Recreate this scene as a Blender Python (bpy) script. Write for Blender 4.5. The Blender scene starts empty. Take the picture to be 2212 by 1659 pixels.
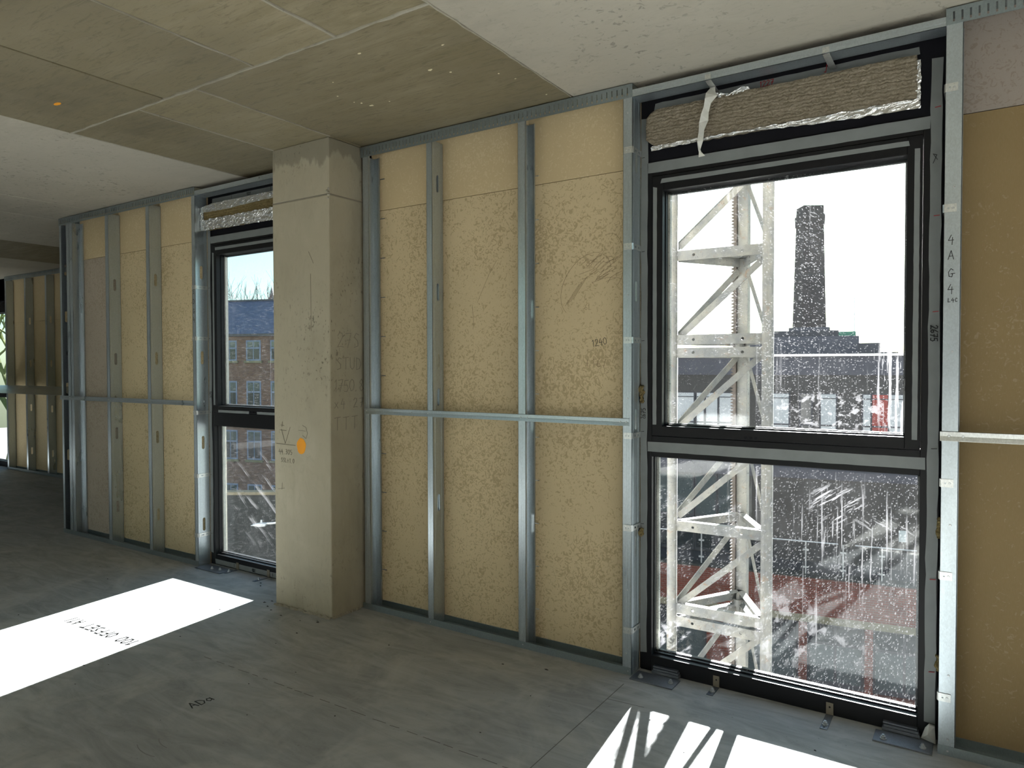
import bpy, bmesh, math, random
from mathutils import Vector, Matrix, noise

random.seed(11)
sc = bpy.context.scene
C = sc.collection

# ------------------------------------------------------------------ camera
F_PX, YAW, PITCH, ROLL = 1553.06, -0.5832, -0.0229, -0.0018
CAM = Vector((0.0, -3.0917, 1.4446))
fwd = Vector((math.sin(YAW) * math.cos(PITCH), math.cos(YAW) * math.cos(PITCH), math.sin(PITCH)))
rgt = Vector((math.cos(YAW), -math.sin(YAW), 0.0))
upv = rgt.cross(fwd)
c_, s_ = math.cos(ROLL), math.sin(ROLL)
r2 = rgt * c_ + upv * s_
u2 = upv * c_ - rgt * s_
cam_data = bpy.data.cameras.new('camera')
cam_data.sensor_fit = 'HORIZONTAL'
cam_data.sensor_width = 36.0
cam_data.lens = F_PX / 2212.0 * 36.0
cam_data.clip_start, cam_data.clip_end = 0.05, 600.0
cam = bpy.data.objects.new('camera', cam_data)
C.objects.link(cam)
cam.matrix_world = Matrix(((r2.x, u2.x, -fwd.x, CAM.x), (r2.y, u2.y, -fwd.y, CAM.y),
                           (r2.z, u2.z, -fwd.z, CAM.z), (0, 0, 0, 1)))
sc.camera = cam

# ------------------------------------------------------------------ sky, sun, exposure
SUN = Vector((-0.12, 1.0, 0.20)).normalized()          # towards the sun
world = bpy.data.worlds.new('world')
sc.world = world
world.use_nodes = True
wn = world.node_tree
wn.nodes.clear()
sky = wn.nodes.new('ShaderNodeTexSky')
sky.sky_type = 'NISHITA'
sky.sun_disc = False
sky.sun_elevation = math.asin(SUN.z)
sky.sun_rotation = math.atan2(SUN.x, SUN.y)
sky.air_density, sky.dust_density, sky.ozone_density = 1.0, 0.7, 1.0
hs = wn.nodes.new('ShaderNodeHueSaturation')
hs.inputs['Saturation'].default_value = 0.75
bg = wn.nodes.new('ShaderNodeBackground')
bg.inputs['Strength'].default_value = 0.085
wo = wn.nodes.new('ShaderNodeOutputWorld')
wn.links.new(sky.outputs[0], hs.inputs['Color'])
tint = wn.nodes.new('ShaderNodeMix')
tint.data_type, tint.blend_type = 'RGBA', 'MULTIPLY'
tint.inputs[0].default_value = 1.0
tint.inputs[7].default_value = (0.72, 1.0, 1.12, 1.0)
wn.links.new(hs.outputs[0], tint.inputs[6])
wn.links.new(tint.outputs[2], bg.inputs['Color'])
wn.links.new(bg.outputs[0], wo.inputs['Surface'])
sun_data = bpy.data.lights.new('sun', 'SUN')
sun_data.energy = 40.0
sun_data.angle = math.radians(0.53)
sun_data.color = (1.0, 0.98, 0.95)
sun = bpy.data.objects.new('sun', sun_data)
C.objects.link(sun)
sun.location = SUN * 100
sun.rotation_euler = SUN.to_track_quat('Z', 'Y').to_euler()
vs = sc.view_settings
vs.view_transform, vs.look, vs.gamma, vs.use_curve_mapping = 'Standard', 'None', 1.0, False
vs.exposure = 1.75
sc.cycles.use_denoising = True
sc.cycles.max_bounces = 6
sc.cycles.diffuse_bounces = 4
sc.cycles.glossy_bounces = 3
sc.cycles.transparent_max_bounces = 10
sc.cycles.use_adaptive_sampling = True
sc.cycles.adaptive_threshold = 0.05
sc.cycles.caustics_reflective = False
sc.cycles.caustics_refractive = False
sc.cycles.sample_clamp_indirect = 6.0

# ------------------------------------------------------------------ materials
class NT:
    def __init__(s, name):
        s.m = bpy.data.materials.new(name)
        s.m.use_nodes = True
        s.t = s.m.node_tree
        s.t.nodes.clear()
        s.out = s.n('ShaderNodeOutputMaterial')
    def n(s, typ, **kw):
        nd = s.t.nodes.new(typ)
        for k, v in kw.items():
            setattr(nd, k, v)
        return nd
    def l(s, a, b):
        s.t.links.new(a, b)
    def coord(s, scale=(1, 1, 1), kind='Object'):
        tc = s.n('ShaderNodeTexCoord')
        mp = s.n('ShaderNodeMapping')
        mp.inputs['Scale'].default_value = scale
        s.l(tc.outputs[kind], mp.inputs['Vector'])
        return mp.outputs[0]
    def noise(s, vec, scale, detail=4, rough=0.55, dist=0.0):
        nd = s.n('ShaderNodeTexNoise')
        nd.inputs['Scale'].default_value = scale
        nd.inputs['Detail'].default_value = min(detail, 4)
        nd.inputs['Roughness'].default_value = rough
        nd.inputs['Distortion'].default_value = dist
        s.l(vec, nd.inputs['Vector'])
        return nd.outputs['Fac']
    def ramp(s, fac, stops):
        nd = s.n('ShaderNodeValToRGB')
        cr = nd.color_ramp
        while len(cr.elements) < len(stops):
            cr.elements.new(0.5)
        for e, (p, c) in zip(cr.elements, stops):
            e.position = p
            e.color = (c, c, c, 1) if isinstance(c, (int, float)) else (*c, 1)
        s.l(fac, nd.inputs[0])
        return nd.outputs[0]
    def mix(s, fac, a, b, mode='MIX'):
        nd = s.n('ShaderNodeMix', data_type='RGBA', blend_type=mode)
        if isinstance(fac, (int, float)):
            nd.inputs[0].default_value = fac
        else:
            s.l(fac, nd.inputs[0])
        for i, v in ((6, a), (7, b)):
            if isinstance(v, tuple):
                nd.inputs[i].default_value = (*v, 1)
            else:
                s.l(v, nd.inputs[i])
        return nd.outputs[2]
    def math(s, op, a, b=0.0):
        nd = s.n('ShaderNodeMath', operation=op)
        for i, v in ((0, a), (1, b)):
            if isinstance(v, (int, float)):
                nd.inputs[i].default_value = v
            else:
                s.l(v, nd.inputs[i])
        return nd.outputs[0]
    def bsdf(s, color, rough=0.7, metal=0.0, bump=None, bstr=0.2, bdist=0.002, spec=0.5):
        b = s.n('ShaderNodeBsdfPrincipled')
        if isinstance(color, tuple):
            b.inputs['Base Color'].default_value = (*color, 1)
        else:
            s.l(color, b.inputs['Base Color'])
        if isinstance(rough, (int, float)):
            b.inputs['Roughness'].default_value = rough
        else:
            s.l(rough, b.inputs['Roughness'])
        b.inputs['Metallic'].default_value = metal
        b.inputs['Specular IOR Level'].default_value = spec
        if bump is not None:
            bp = s.n('ShaderNodeBump')
            bp.inputs['Strength'].default_value = bstr
            bp.inputs['Distance'].default_value = bdist
            s.l(bump, bp.inputs['Height'])
            s.l(bp.outputs[0], b.inputs['Normal'])
        s.l(b.outputs[0], s.out.inputs['Surface'])
        return s.m

M = {}

def plain(name, color, rough=0.7, metal=0.0, var=0.12, scale=9.0, spec=0.5):
    t = NT(name)
    v = t.coord()
    f = t.ramp(t.noise(v, scale, 5), [(0.3, 1 - var), (0.7, 1 + var)])
    M[name] = t.bsdf(t.mix(1.0, color, f, 'MULTIPLY'), rough, metal, spec=spec)
    return M[name]

def concrete(name, base, dark, light, grain=(1, 1, 1), pits=0.5, rough=0.8, streak=0.35, objvar=0.0, big=0.9, pscale=38):
    t = NT(name)
    v = t.coord()
    vg = t.coord(grain)
    f1 = t.noise(v, big, 6, 0.6, 0.4)
    f2 = t.noise(vg, 5.0, 8, 0.65, 0.8)
    c = t.mix(t.ramp(f1, [(0.32, 0), (0.68, 1)]), dark, light)
    c = t.mix(t.ramp(f2, [(0.35, 0), (0.65, 1)]), c, base)
    c = t.mix(t.math('MULTIPLY', t.ramp(t.noise(vg, 22, 6, 0.7, 1.2), [(0.52, 0), (0.68, 1)]), streak), c, dark)
    pm = t.ramp(t.noise(v, 1.3, 3), [(0.45, 0), (0.65, 1)])
    pf = t.ramp(t.noise(t.coord((1, 1, 0.6)), pscale, 3, 0.6, 0.6), [(0.60, 0), (0.66, 1)])
    pit = t.math('MULTIPLY', t.math('MULTIPLY', pm, pf), pits)
    c = t.mix(pit, c, tuple(x * 0.35 for x in dark))
    if objvar:
        oi = t.n('ShaderNodeObjectInfo')
        c = t.mix(1.0, c, t.ramp(oi.outputs['Random'], [(0.0, 1 - objvar), (1.0, 1 + objvar)]), 'MULTIPLY')
    M[name] = t.bsdf(c, rough, 0, t.math('ADD', f2, t.math('MULTIPLY', pf, -0.5)), 0.25, 0.004)
    return M[name]

concrete('concrete_ply', (0.215, 0.18, 0.105), (0.105, 0.088, 0.05), (0.335, 0.285, 0.185), (0.35, 2.2, 1), 0.25, 0.62, 0.55, 0.16, 0.8)
concrete('concrete_light', (0.45, 0.415, 0.335), (0.34, 0.31, 0.25), (0.51, 0.475, 0.39), (0.6, 1.6, 1), 0.5, 0.8, 0.3, 0.05, 0.7, 30)
concrete('concrete_column', (0.42, 0.375, 0.27), (0.32, 0.285, 0.20), (0.48, 0.435, 0.325), (1, 1, 0.45), 0.85, 0.8, 0.25, 0, 1.5, 55)
def damp_head():
    m = concrete('concrete_head', (0.42, 0.375, 0.27), (0.32, 0.285, 0.20), (0.48, 0.435, 0.325), (1, 1, 0.45), 0.85, 0.8, 0.25, 0, 1.5, 55)
    tr_ = m.node_tree
    b = [n for n in tr_.nodes if n.type == 'BSDF_PRINCIPLED'][0]
    src = b.inputs['Base Color'].links[0].from_socket
    t = NT.__new__(NT); t.m, t.t = m, tr_
    tc = t.n('ShaderNodeTexCoord'); sx = t.n('ShaderNodeSeparateXYZ'); t.l(tc.outputs['Object'], sx.inputs[0])
    k = t.math('ADD', sx.outputs[2], t.math('MULTIPLY', t.noise(t.coord((2, 2, 0.8)), 5, 4, 0.6), 0.34))
    c = t.mix(t.ramp(t.math('SUBTRACT', k, 2.0), [(0.80, 0), (0.83, 0.6)]), src, (0.17, 0.155, 0.115))
    tr_.links.new(c, b.inputs['Base Color'])
damp_head()
concrete('concrete_fin', (0.36, 0.33, 0.26), (0.26, 0.235, 0.18), (0.45, 0.42, 0.34), (1, 1, 1), 0.3)

def make_floor():
    t = NT('concrete_floor')
    v = t.coord()
    f1 = t.noise(v, 0.8, 6, 0.6, 0.6)
    c = t.mix(t.ramp(f1, [(0.3, 0), (0.7, 1)]), (0.40, 0.42, 0.435), (0.50, 0.52, 0.535))
    sw = t.noise(t.coord((0.7, 3.2, 1)), 3.0, 9, 0.7, 1.6)
    c = t.mix(t.ramp(sw, [(0.36, 0), (0.66, 0.8)]), c, (0.29, 0.30, 0.305))
    sp = t.ramp(t.noise(v, 75, 3, 0.6), [(0.66, 0), (0.72, 0.6)])
    c = t.mix(sp, c, (0.16, 0.155, 0.145))
    du = t.ramp(t.noise(v, 2.2, 7, 0.7, 1.0), [(0.48, 0), (0.70, 0.7)])
    c = t.mix(du, c, (0.56, 0.565, 0.555))
    rg = t.ramp(t.noise(v, 5, 5), [(0.3, 0.60), (0.7, 0.75)])
    M['concrete_floor'] = t.bsdf(c, rg, 0, t.math('ADD', sw, t.noise(v, 120, 3)), 0.18, 0.003, 0.15)
make_floor()

def steel(name, base, rough=0.36, spangle=0.06):
    t = NT(name)
    v = t.coord()
    vo = t.n('ShaderNodeTexVoronoi')
    vo.inputs['Scale'].default_value = 240
    t.l(t.coord((1, 1, 0.6)), vo.inputs['Vector'])
    sx = t.n('ShaderNodeSeparateColor')
    t.l(vo.outputs['Color'], sx.inputs[0])
    f = t.ramp(sx.outputs[0], [(0, 1 - spangle), (1, 1 + spangle)])
    c = t.mix(1.0, base, f, 'MULTIPLY')
    c = t.mix(t.ramp(t.noise(t.coord((1, 1, 0.25)), 6, 4, 0.6), [(0.45, 0), (0.8, 0.18)]), c, tuple(x * 0.7 for x in base))
    r = t.ramp(t.noise(t.coord((1, 1, 0.3)), 9, 3), [(0.3, rough - 0.03), (0.7, rough + 0.05)])
    M[name] = t.bsdf(c, r, 0.82)
steel('galvanised_steel', (0.52, 0.58, 0.61), 0.30)
steel('galvanised_track', (0.32, 0.375, 0.39), 0.36)
steel('bright_steel', (0.70, 0.72, 0.70), 0.3, 0.1)
steel('plate_steel', (0.19, 0.205, 0.23), 0.5, 0.1)

def board(name, base, fleck, lo, hi, strength):
    t = NT(name)
    v = t.coord()
    wv = t.noise(v, 44, 3, 0.5, 1.8)
    dens = t.noise(v, 2.3, 4, 0.55, 0.5)
    k = t.math('ADD', wv, t.math('MULTIPLY', t.math('SUBTRACT', dens, 0.5), 0.42))
    f = t.math('MULTIPLY', t.ramp(k, [(lo, 0), (hi, 1)]), strength)
    c = t.mix(f, base, fleck)
    c = t.mix(1.0, c, t.ramp(t.noise(v, 1.1, 4), [(0.3, 0.9), (0.7, 1.08)]), 'MULTIPLY')
    c = t.mix(t.ramp(t.noise(t.coord((8, 1, 1)), 60, 2), [(0.4, 0), (0.8, 0.12)]), c, fleck)
    M[name] = t.bsdf(c, 0.75, 0, wv, 0.05, 0.001, 0.3)
board('board_flecked', (0.62, 0.50, 0.305), (0.34, 0.255, 0.135), 0.53, 0.62, 0.62)
board('board_smooth', (0.58, 0.455, 0.265), (0.69, 0.57, 0.37), 0.56, 0.64, 0.55)
board('board_brown', (0.235, 0.165, 0.075), (0.34, 0.275, 0.18), 0.62, 0.69, 0.5)
board('board_pinkish', (0.46, 0.39, 0.31), (0.32, 0.25, 0.175), 0.54, 0.62, 0.55)

board('board_dull', (0.30, 0.255, 0.22), (0.21, 0.165, 0.125), 0.54, 0.62, 0.55)
plain('black_frame', (0.006, 0.006, 0.007), 0.45, 0.0, 0.1, spec=0.25)
plain('black_membrane', (0.006, 0.006, 0.009), 0.7, 0.0, 0.2, spec=0.2)
plain('sealing_tape', (0.19, 0.205, 0.205), 0.5, 0, 0.07, 14)
plain('torn_tape', (0.62, 0.62, 0.57), 0.6, 0, 0.1, 30)
plain('cream_and_glint', (0.70, 0.68, 0.60), 0.6, 0, 0.1, 30)  # cream of frame and reveal, also the painted glass-edge reflection
plain('marker_black', (0.012, 0.012, 0.012), 0.7)
plain('marker_red', (0.30, 0.015, 0.02), 0.7)
plain('pencil', (0.105, 0.09, 0.065), 0.8)
plain('pencil_faint', (0.235, 0.215, 0.165), 0.8)
plain('pencil_brown', (0.24, 0.175, 0.10), 0.8)
plain('chalk_grey', (0.17, 0.165, 0.155), 0.9)
plain('scuff', (0.25, 0.255, 0.255), 0.8)
plain('ink_grey', (0.012, 0.012, 0.012), 1.0, spec=0.0)
plain('orange_paint', (0.90, 0.36, 0.015), 0.6, 0, 0.06)
plain('paint_fleck', (0.78, 0.70, 0.48), 0.7)
plain('bounce_white', (0.72, 0.71, 0.69), 0.8, 0, 0.03)  # white of the added bounce sheet
plain('grey_block', (0.24, 0.24, 0.24), 0.9, 0, 0.1)
plain('chip_dark', (0.05, 0.048, 0.045), 0.8)
plain('bracket_tan', (0.22, 0.19, 0.14), 0.5, 0.3)
plain('zinc_bolt', (0.6, 0.62, 0.63), 0.3, 0.8)

def wool(name, a, b, stripe):
    t = NT(name)
    v = t.coord()
    f = t.noise(t.coord((1, 1, 1)), 45, 7, 0.75, 1.5)
    c = t.mix(t.ramp(f, [(0.3, 0), (0.7, 1)]), a, b)
    w = t.n('ShaderNodeTexWave', wave_type='BANDS', bands_direction='Z')
    w.inputs['Scale'].default_value = 20
    w.inputs['Distortion'].default_value = 6.0
    w.inputs['Detail'].default_value = 4
    w.inputs['Detail Scale'].default_value = 2.0
    t.l(v, w.inputs['Vector'])
    c = t.mix(t.math('MULTIPLY', w.outputs['Fac'], stripe), c, tuple(x * 0.55 for x in a))
    M[name] = t.bsdf(c, 0.95, 0, t.math('ADD', f, t.math('MULTIPLY', w.outputs['Fac'], 0.4)), 0.7, 0.01, 0.1)
wool('mineral_wool', (0.17, 0.14, 0.095), (0.34, 0.30, 0.23), 0.22)
wool('mineral_wool_gold', (0.14, 0.105, 0.045), (0.30, 0.235, 0.11), 0.1)

def foil():
    t = NT('foil')
    v = t.coord()
    f = t.noise(v, 26, 6, 0.65, 1.0)
    M['foil'] = t.bsdf((0.74, 0.74, 0.73), 0.2, 0.95, f, 0.7, 0.012)
foil()

def dusty_glass(name, amount, speck_scale, streaks, haze, seed, smears=()):
    """clean glass under splash specks, rain streaks, a thin dust film and smeared patches"""
    t = NT(name)
    tc = t.n('ShaderNodeTexCoord')
    def vec(scale, off=(0, 0, 0), rot=0.0):
        r_ = t.n('ShaderNodeMapping')
        r_.inputs['Rotation'].default_value = (0, rot, 0)
        t.l(tc.outputs['Object'], r_.inputs['Vector'])
        mp = t.n('ShaderNodeMapping')
        mp.inputs['Scale'].default_value = scale
        mp.inputs['Location'].default_value = (off[0] + seed, off[1], off[2] + seed * 0.7)
        t.l(r_.outputs[0], mp.inputs['Vector'])
        return mp.outputs[0]
    def dots(scale, rmax):
        vo = t.n('ShaderNodeTexVoronoi')
        vo.inputs['Scale'].default_value = scale
        t.l(vec((1, 0, 1)), vo.inputs['Vector'])
        sx = t.n('ShaderNodeSeparateColor')
        t.l(vo.outputs['Color'], sx.inputs[0])
        rad = t.math('MULTIPLY', t.math('POWER', sx.outputs[0], 2.2), rmax)
        return t.ramp(t.math('SUBTRACT', rad, vo.outputs['Distance']), [(0.0, 0), (0.08, 1)])
    dens = t.ramp(t.noise(vec((1, 0, 0.7)), 2.4, 4, 0.65, 0.8), [(0.3, 0.3), (0.7, 1)])
    sp = t.math('MAXIMUM', dots(speck_scale, 0.55), dots(speck_scale * 0.5, 0.27))
    sp = t.math('MULTIPLY', t.math('MULTIPLY', sp, dens), amount)
    st = t.ramp(t.noise(vec((60, 0, 1.1)), 1.0, 4, 0.7, 0.25), [(0.60, 0), (0.66, 1)])
    sm = t.ramp(t.noise(vec((1.4, 0, 0.9), (3, 0, 2)), 1.3, 4, 0.6), [(0.48, 0), (0.62, 1)])
    fac = t.math('MAXIMUM', sp, t.math('MULTIPLY', t.math('MULTIPLY', st, sm), streaks))
    sxyz = t.n('ShaderNodeSeparateXYZ')
    t.l(tc.outputs['Object'], sxyz.inputs[0])
    for (cx, cz, rx, rz, rot, fr, thr, k) in smears:
        dx = t.math('DIVIDE', t.math('SUBTRACT', sxyz.outputs[0], cx), rx)
        dz = t.math('DIVIDE', t.math('SUBTRACT', sxyz.outputs[2], cz), rz)
        d2 = t.math('ADD', t.math('MULTIPLY', dx, dx), t.math('MULTIPLY', dz, dz))
        m_ = t.ramp(d2, [(0.25, 1), (1.0, 0)])
        lines = t.ramp(t.noise(vec(fr, (cx, 0, cz), rot), 1.0, 4, 0.65, 0.35), [(thr, 0), (thr + 0.05, 1)])
        fac = t.math('MAXIMUM', fac, t.math('MULTIPLY', t.math('MULTIPLY', m_, lines), k))
    hz = t.math('MULTIPLY', t.ramp(t.noise(vec((1, 0, 1)), 3.5, 4, 0.7, 1.0), [(0.35, 0.15), (0.75, 1)]), haze)
    fac = t.math('MINIMUM', t.math('ADD', fac, hz), 0.9)
    tr = t.n('ShaderNodeBsdfTransparent')
    tr.inputs[0].default_value = (0.93, 0.95, 0.95, 1)
    gl = t.n('ShaderNodeBsdfGlossy')
    gl.inputs['Roughness'].default_value = 0.02
    fr_n = t.n('ShaderNodeFresnel')
    fr_n.inputs[0].default_value = 1.35
    mx = t.n('ShaderNodeMixShader')
    t.l(fr_n.outputs[0], mx.inputs[0]); t.l(tr.outputs[0], mx.inputs[1]); t.l(gl.outputs[0], mx.inputs[2])
    df = t.n('ShaderNodeBsdfDiffuse')
    df.inputs[0].default_value = (0.4, 0.4, 0.4, 1)
    tl = t.n('ShaderNodeBsdfTranslucent')
    tl.inputs[0].default_value = (0.030, 0.030, 0.033, 1)
    ad = t.n('ShaderNodeAddShader')
    t.l(df.outputs[0], ad.inputs[0]); t.l(tl.outputs[0], ad.inputs[1])
    m2 = t.n('ShaderNodeMixShader')
    t.l(fac, m2.inputs[0]); t.l(mx.outputs[0], m2.inputs[1]); t.l(ad.outputs[0], m2.inputs[2])
    t.l(m2.outputs[0], t.out.inputs['Surface'])
    M[name] = t.m
dusty_glass('dusty_glass', 0.62, 200, 0.4, 0.03, 0.0, [(-0.30, 1.37, 0.085, 0.28, 0.0, (75, 0, 4), 0.52, 0.9), (-0.55, 1.26, 0.35, 0.10, 0.0, (22, 0, 26), 0.56, 0.5)])
dusty_glass('dusty_glass_lower', 0.55, 190, 0.6, 0.035, 4.0, [(-0.52, 0.87, 0.12, 0.09, 0.6, (7, 0, 75), 0.55, 0.85), (-0.33, 0.80, 0.12, 0.09, -0.5, (8, 0, 75), 0.60, 0.6), (-0.45, 0.72, 0.30, 0.26, 0.0, (70, 0, 2), 0.58, 0.6), (-1.22, 0.16, 0.10, 0.10, 0.3, (40, 0, 40), 0.50, 0.7), (-0.8, 0.30, 0.5, 0.18, 0.0, (16, 0, 14), 0.55, 0.25)])
dusty_glass('fair_glass', 0.20, 110, 0.25, 0.02, 9.0, [(-4.2, 0.55, 0.5, 0.4, 0.9, (30, 0, 3), 0.58, 0.25)])

def clear_glass():
    t = NT('clear_glass')
    tr = t.n('ShaderNodeBsdfTransparent'); tr.inputs[0].default_value = (0.95, 0.97, 0.97, 1)
    gl = t.n('ShaderNodeBsdfGlossy'); gl.inputs['Roughness'].default_value = 0.03
    mx = t.n('ShaderNodeMixShader'); mx.inputs[0].default_value = 0.07
    t.l(tr.outputs[0], mx.inputs[1]); t.l(gl.outputs[0], mx.inputs[2])
    t.l(mx.outputs[0], t.out.inputs['Surface'])
    M['clear_glass'] = t.m
clear_glass()

def brick(name, c1, c2, mortar):
    t = NT(name)
    tc = t.n('ShaderNodeTexCoord')
    sx = t.n('ShaderNodeSeparateXYZ'); t.l(tc.outputs['Object'], sx.inputs[0])
    cb = t.n('ShaderNodeCombineXYZ')
    t.l(t.math('ADD', sx.outputs[0], sx.outputs[1]), cb.inputs[0]); t.l(sx.outputs[2], cb.inputs[1])
    b = t.n('ShaderNodeTexBrick')
    b.inputs['Color1'].default_value = (*c1, 1); b.inputs['Color2'].default_value = (*c2, 1)
    b.inputs['Mortar'].default_value = (*mortar, 1)
    b.inputs['Scale'].default_value = 1.0
    b.inputs['Brick Width'].default_value = 0.225; b.inputs['Row Height'].default_value = 0.075
    b.inputs['Mortar Size'].default_value = 0.008
    t.l(cb.outputs[0], b.inputs['Vector'])
    f = t.ramp(t.noise(tc.outputs['Object'], 1.2, 6, 0.7), [(0.3, 0.75), (0.7, 1.2)])
    M[name] = t.bsdf(t.mix(1.0, b.outputs[0], f, 'MULTIPLY'), 0.85)
brick('red_brick', (0.21, 0.04, 0.022), (0.15, 0.032, 0.02), (0.17, 0.12, 0.10))
brick('old_brick', (0.24, 0.115, 0.085), (0.16, 0.075, 0.06), (0.20, 0.165, 0.14))
brick('chimney_brick', (0.10, 0.075, 0.07), (0.07, 0.055, 0.052), (0.13, 0.115, 0.105))
brick('pale_brick', (0.17, 0.165, 0.16), (0.14, 0.137, 0.133), (0.22, 0.215, 0.21))
plain('dark_cladding', (0.052, 0.05, 0.062), 0.6, 0, 0.1, 2)
plain('fascia_purple', (0.075, 0.072, 0.095), 0.55, 0, 0.1, 2)
plain('brown_cladding', (0.052, 0.045, 0.043), 0.6, 0, 0.15, 2)
plain('stone_band', (0.22, 0.19, 0.12), 0.8, 0, 0.15, 3)
plain('dark_pane', (0.035, 0.04, 0.045), 0.06, 0, 0.1)
plain('grey_pane', (0.09, 0.105, 0.11), 0.08, 0, 0.1)
plain('painted_sky_pane', (0.66, 0.64, 0.64), 0.7, 0, 0.06)  # bright sky showing in the panes, painted as plain white
plain('red_poster', (0.42, 0.06, 0.045), 0.6)
plain('slate_roof', (0.07, 0.085, 0.155), 0.5, 0, 0.2, 3)
plain('blue_window_frame', (0.20, 0.23, 0.36), 0.5)
plain('asphalt', (0.07, 0.07, 0.072), 0.9, 0, 0.2, 1.5)
plain('steel_rail', (0.62, 0.62, 0.62), 0.35, 0.6)
plain('white_enamel', (0.75, 0.76, 0.75), 0.4)
plain('bark', (0.075, 0.06, 0.048), 0.9)
plain('spire_stone', (0.16, 0.16, 0.155), 0.8)
plain('green_bin', (0.04, 0.22, 0.14), 0.5)
plain('parapet_dark', (0.028, 0.032, 0.03), 0.8, 0, 0.3, 4)
plain('leaf_pale', (0.16, 0.19, 0.07), 0.8, 0, 0.3)

def mast_paint():
    t = NT('mast_paint')
    v = t.coord()
    c = t.mix(t.ramp(t.noise(v, 7, 6, 0.7), [(0.35, 0), (0.65, 1)]), (0.19, 0.187, 0.165), (0.105, 0.112, 0.115))
    c = t.mix(t.ramp(t.noise(v, 19, 7, 0.75, 0.8), [(0.60, 0), (0.70, 0.8)]), c, (0.15, 0.085, 0.04))
    M['mast_paint'] = t.bsdf(c, 0.6, 0.0, t.noise(v, 40, 4), 0.2, 0.003)
mast_paint()
plain('rack_steel', (0.055, 0.045, 0.038), 0.5, 0.5, 0.3, 30)

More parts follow.
